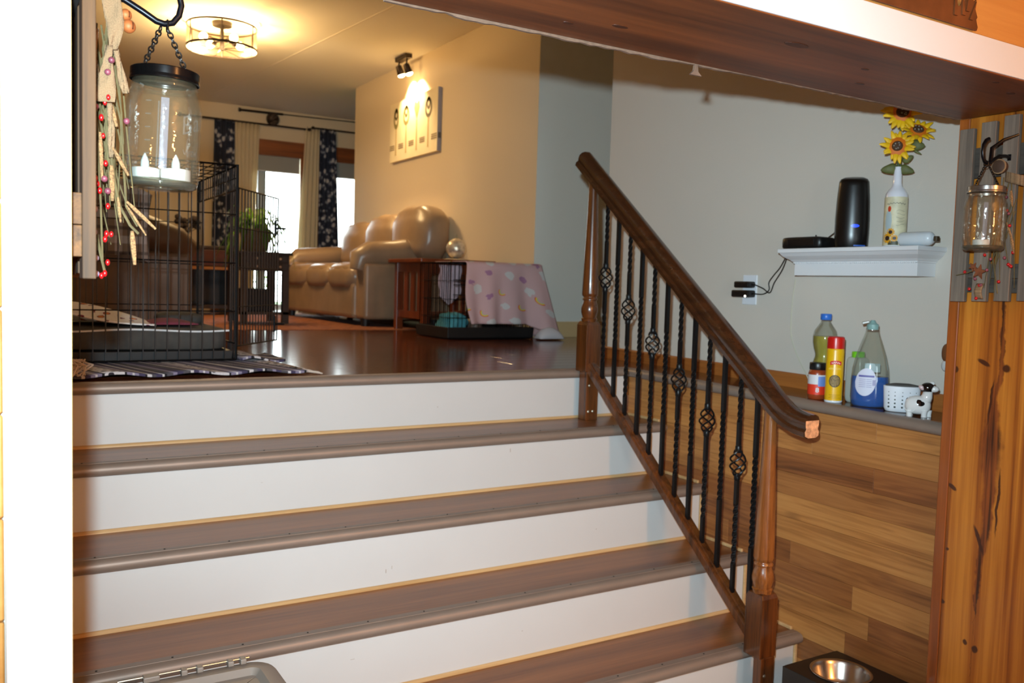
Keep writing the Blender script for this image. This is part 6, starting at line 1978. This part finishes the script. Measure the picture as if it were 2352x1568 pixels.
# armchair facing the sofa, seen side on behind the crate, with plaid throw
o = thing('armchair', 'brown upholstered armchair standing behind the large crate', 'armchair', (-1.66, 2.65, 0))
box(-1.98, -1.38, 2.34, 3.02, 0.05, 0.36).build('base', M_leather_d, o, bevel=0.03, seg=3)
MB().puff((-1.58, 2.68, 0.42), (0.27, 0.26, 0.09), 0.45, 24, 14).build('seat_cushion', M_leather_d, o, smooth=True, angle=180)
for y in (2.36, 3.0):
    box(-1.95, -1.345, y - 0.085, y + 0.085, 0.05, 0.47).build('arm_panel', M_leather_d, o, bevel=0.03, seg=3)
    MB().tube([(-1.90, y, 0.60), (-1.75, y, 0.60), (-1.6, y, 0.575), (-1.42, y, 0.515), (-1.33, y, 0.47)], [0.09, 0.10, 0.10, 0.095, 0.06], 16).build('arm_pad', M_leather_d, o, smooth=True, angle=60)
MB().puff((-1.88, 2.68, 0.55), (0.15, 0.38, 0.27), 0.55, 28, 16, M=roty(-0.12)).build('backrest', M_leather_d, o, smooth=True, angle=180)
for x in (-1.92, -1.40):
    for y in (2.36, 2.98):
        MB().lathe([(0.025, 0), (0.03, 0.05)], (x, y, 0), 10).build('foot', M_blackfoot, o)
def plaid():
    k = NT('grey_plaid')
    tc = k.n('ShaderNodeTexCoord')
    sx = k.n('ShaderNodeSeparateXYZ')
    k.l(tc, 3, sx, 0)
    a = k.math('FRACT', k.math('MULTIPLY', sx.outputs[0], 7.5))
    b = k.math('FRACT', k.math('MULTIPLY', sx.outputs[2], 7.5))
    fa = k.math('ADD', k.math('LESS_THAN', a, 0.30), k.math('LESS_THAN', b, 0.30))
    ga = k.math('ADD', k.math('MULTIPLY', k.math('GREATER_THAN', a, 0.55), k.math('LESS_THAN', a, 0.68)), k.math('MULTIPLY', k.math('GREATER_THAN', b, 0.55), k.math('LESS_THAN', b, 0.68)))
    c = k.mix(k.math('MULTIPLY', fa, 0.5), lin((140, 122, 110)), lin((226, 226, 234)))
    c = k.mix(k.math('MULTIPLY', ga, 0.6), c, lin((44, 46, 54)))
    k.t.links.new(c, k.b.inputs['Base Color'])
    k.b.inputs['Roughness'].default_value = 0.95
    return k.m
o = thing('plaid_throw', 'grey plaid throw hanging over the armchair', 'throw', (-1.76, 2.4, 0.5))
def th(a, b):
    x = -1.98 + 0.40 * a + 0.02 * sin(b * 6)
    if b < 0.45:
        t = b / 0.45
        return V(x, 2.95 - 0.70 * t, 0.835 + 0.012 * sin(a * 9 + b * 5) - 0.06 * max(0, a - 0.7) / 0.3)
    t = (b - 0.45) / 0.55
    return V(x + 0.03 * t * (1 - a), 2.25 - 0.035 - 0.02 * sin(a * 13 + t * 2) * t, 0.835 - 0.40 * t + 0.05 * t * abs(a - .5) - 0.06 * max(0, a - 0.7) / 0.3)
MB().sheet(th, 28, 28).build('cloth', plaid(), o, smooth=True, angle=180, solid=0.008)

# tall dark cabinet at the far left
o = thing('tall_cabinet', 'dark tall cabinet at the far end, mostly hidden by the jamb', 'cabinet', (-1.75, 6.3, 0))
box(-2.6, -1.40, 6.2, 6.8, 0.0, 1.28).build('body', M_darkwood, o, bevel=0.005)
box(-2.5, -1.98, 6.185, 6.2, 0.05, 1.2).build('door', M_darkwood, o, bevel=0.004)
box(-1.96, -1.42, 6.185, 6.2, 0.05, 1.2).build('door', M_darkwood, o, bevel=0.004)
o = thing('flat_screen', 'black flat screen standing on the tall dark cabinet', 'screen', (-1.95, 6.45, 1.28))
box(-2.55, -1.42, 6.43, 6.48, 1.33, 1.78).build('panel', mat('screen_black', (10, 12, 13), 0.2), o, bevel=0.005)
box(-2.2, -1.8, 6.38, 6.53, 1.28, 1.295).build('foot', M_blackplastic, o)
box(-2.03, -1.97, 6.45, 6.475, 1.295, 1.34).build('neck', M_blackplastic, o)

# garden shrubs outside
M_bush = leafy('shrub_leaf', (58, 92, 26), (110, 150, 40), 0.35)
rr = random.Random(4)
def shrub(label, x, y, r, h):
    o = thing('garden_shrub', label, 'shrub', (x, y, -0.3), 'shrubs outside the windows')
    m = MB()
    for i in range(420):
        a = rr.uniform(0, 2 * pi)
        t = rr.uniform(0, 1)
        q = r * math.sqrt(rr.random()) * (0.5 + 0.9 * sin(pi * t))
        p = V(x + q * cos(a), y + q * sin(a), -0.25 + h * t)
        d = V(rr.uniform(-1, 1), rr.uniform(-1, 1), rr.uniform(-.6, .8)).normalized() * 0.09
        s_ = d.cross(V(0, 0, 1)).normalized() * 0.03
        m.add([p, p + d * .5 + s_, p + d, p + d * .5 - s_], [(0, 1, 2, 3)])
    tag(m.build('foliage', M_bush, o), kind='stuff')
    MB().tube([(x, y, -0.32), (x + 0.02, y, -0.25 + h * 0.6)], 0.03, 6).build('stem', M_darkwood, o)
shrub('low green shrub outside the glazed garden door', 0.62, 9.3, 0.55, 0.95)
shrub('taller green shrub standing further back in the garden', -0.75, 10.6, 0.5, 1.15)
o = thing('garden_dish', 'grey round dish on a stake in the garden', 'garden ornament', (0.72, 8.7, -0.3))
MB().sphere((0.72, 8.7, 0.98), 0.13, 20, 12, (1.0, 0.35, 0.62)).build('dish', mat('dish_grey', (136, 140, 148), 0.6), o, smooth=True, angle=180)
MB().tube([(0.72, 8.7, -0.31), (0.72, 8.7, 0.92)], 0.012, 8).build('stake', M_stile, o)
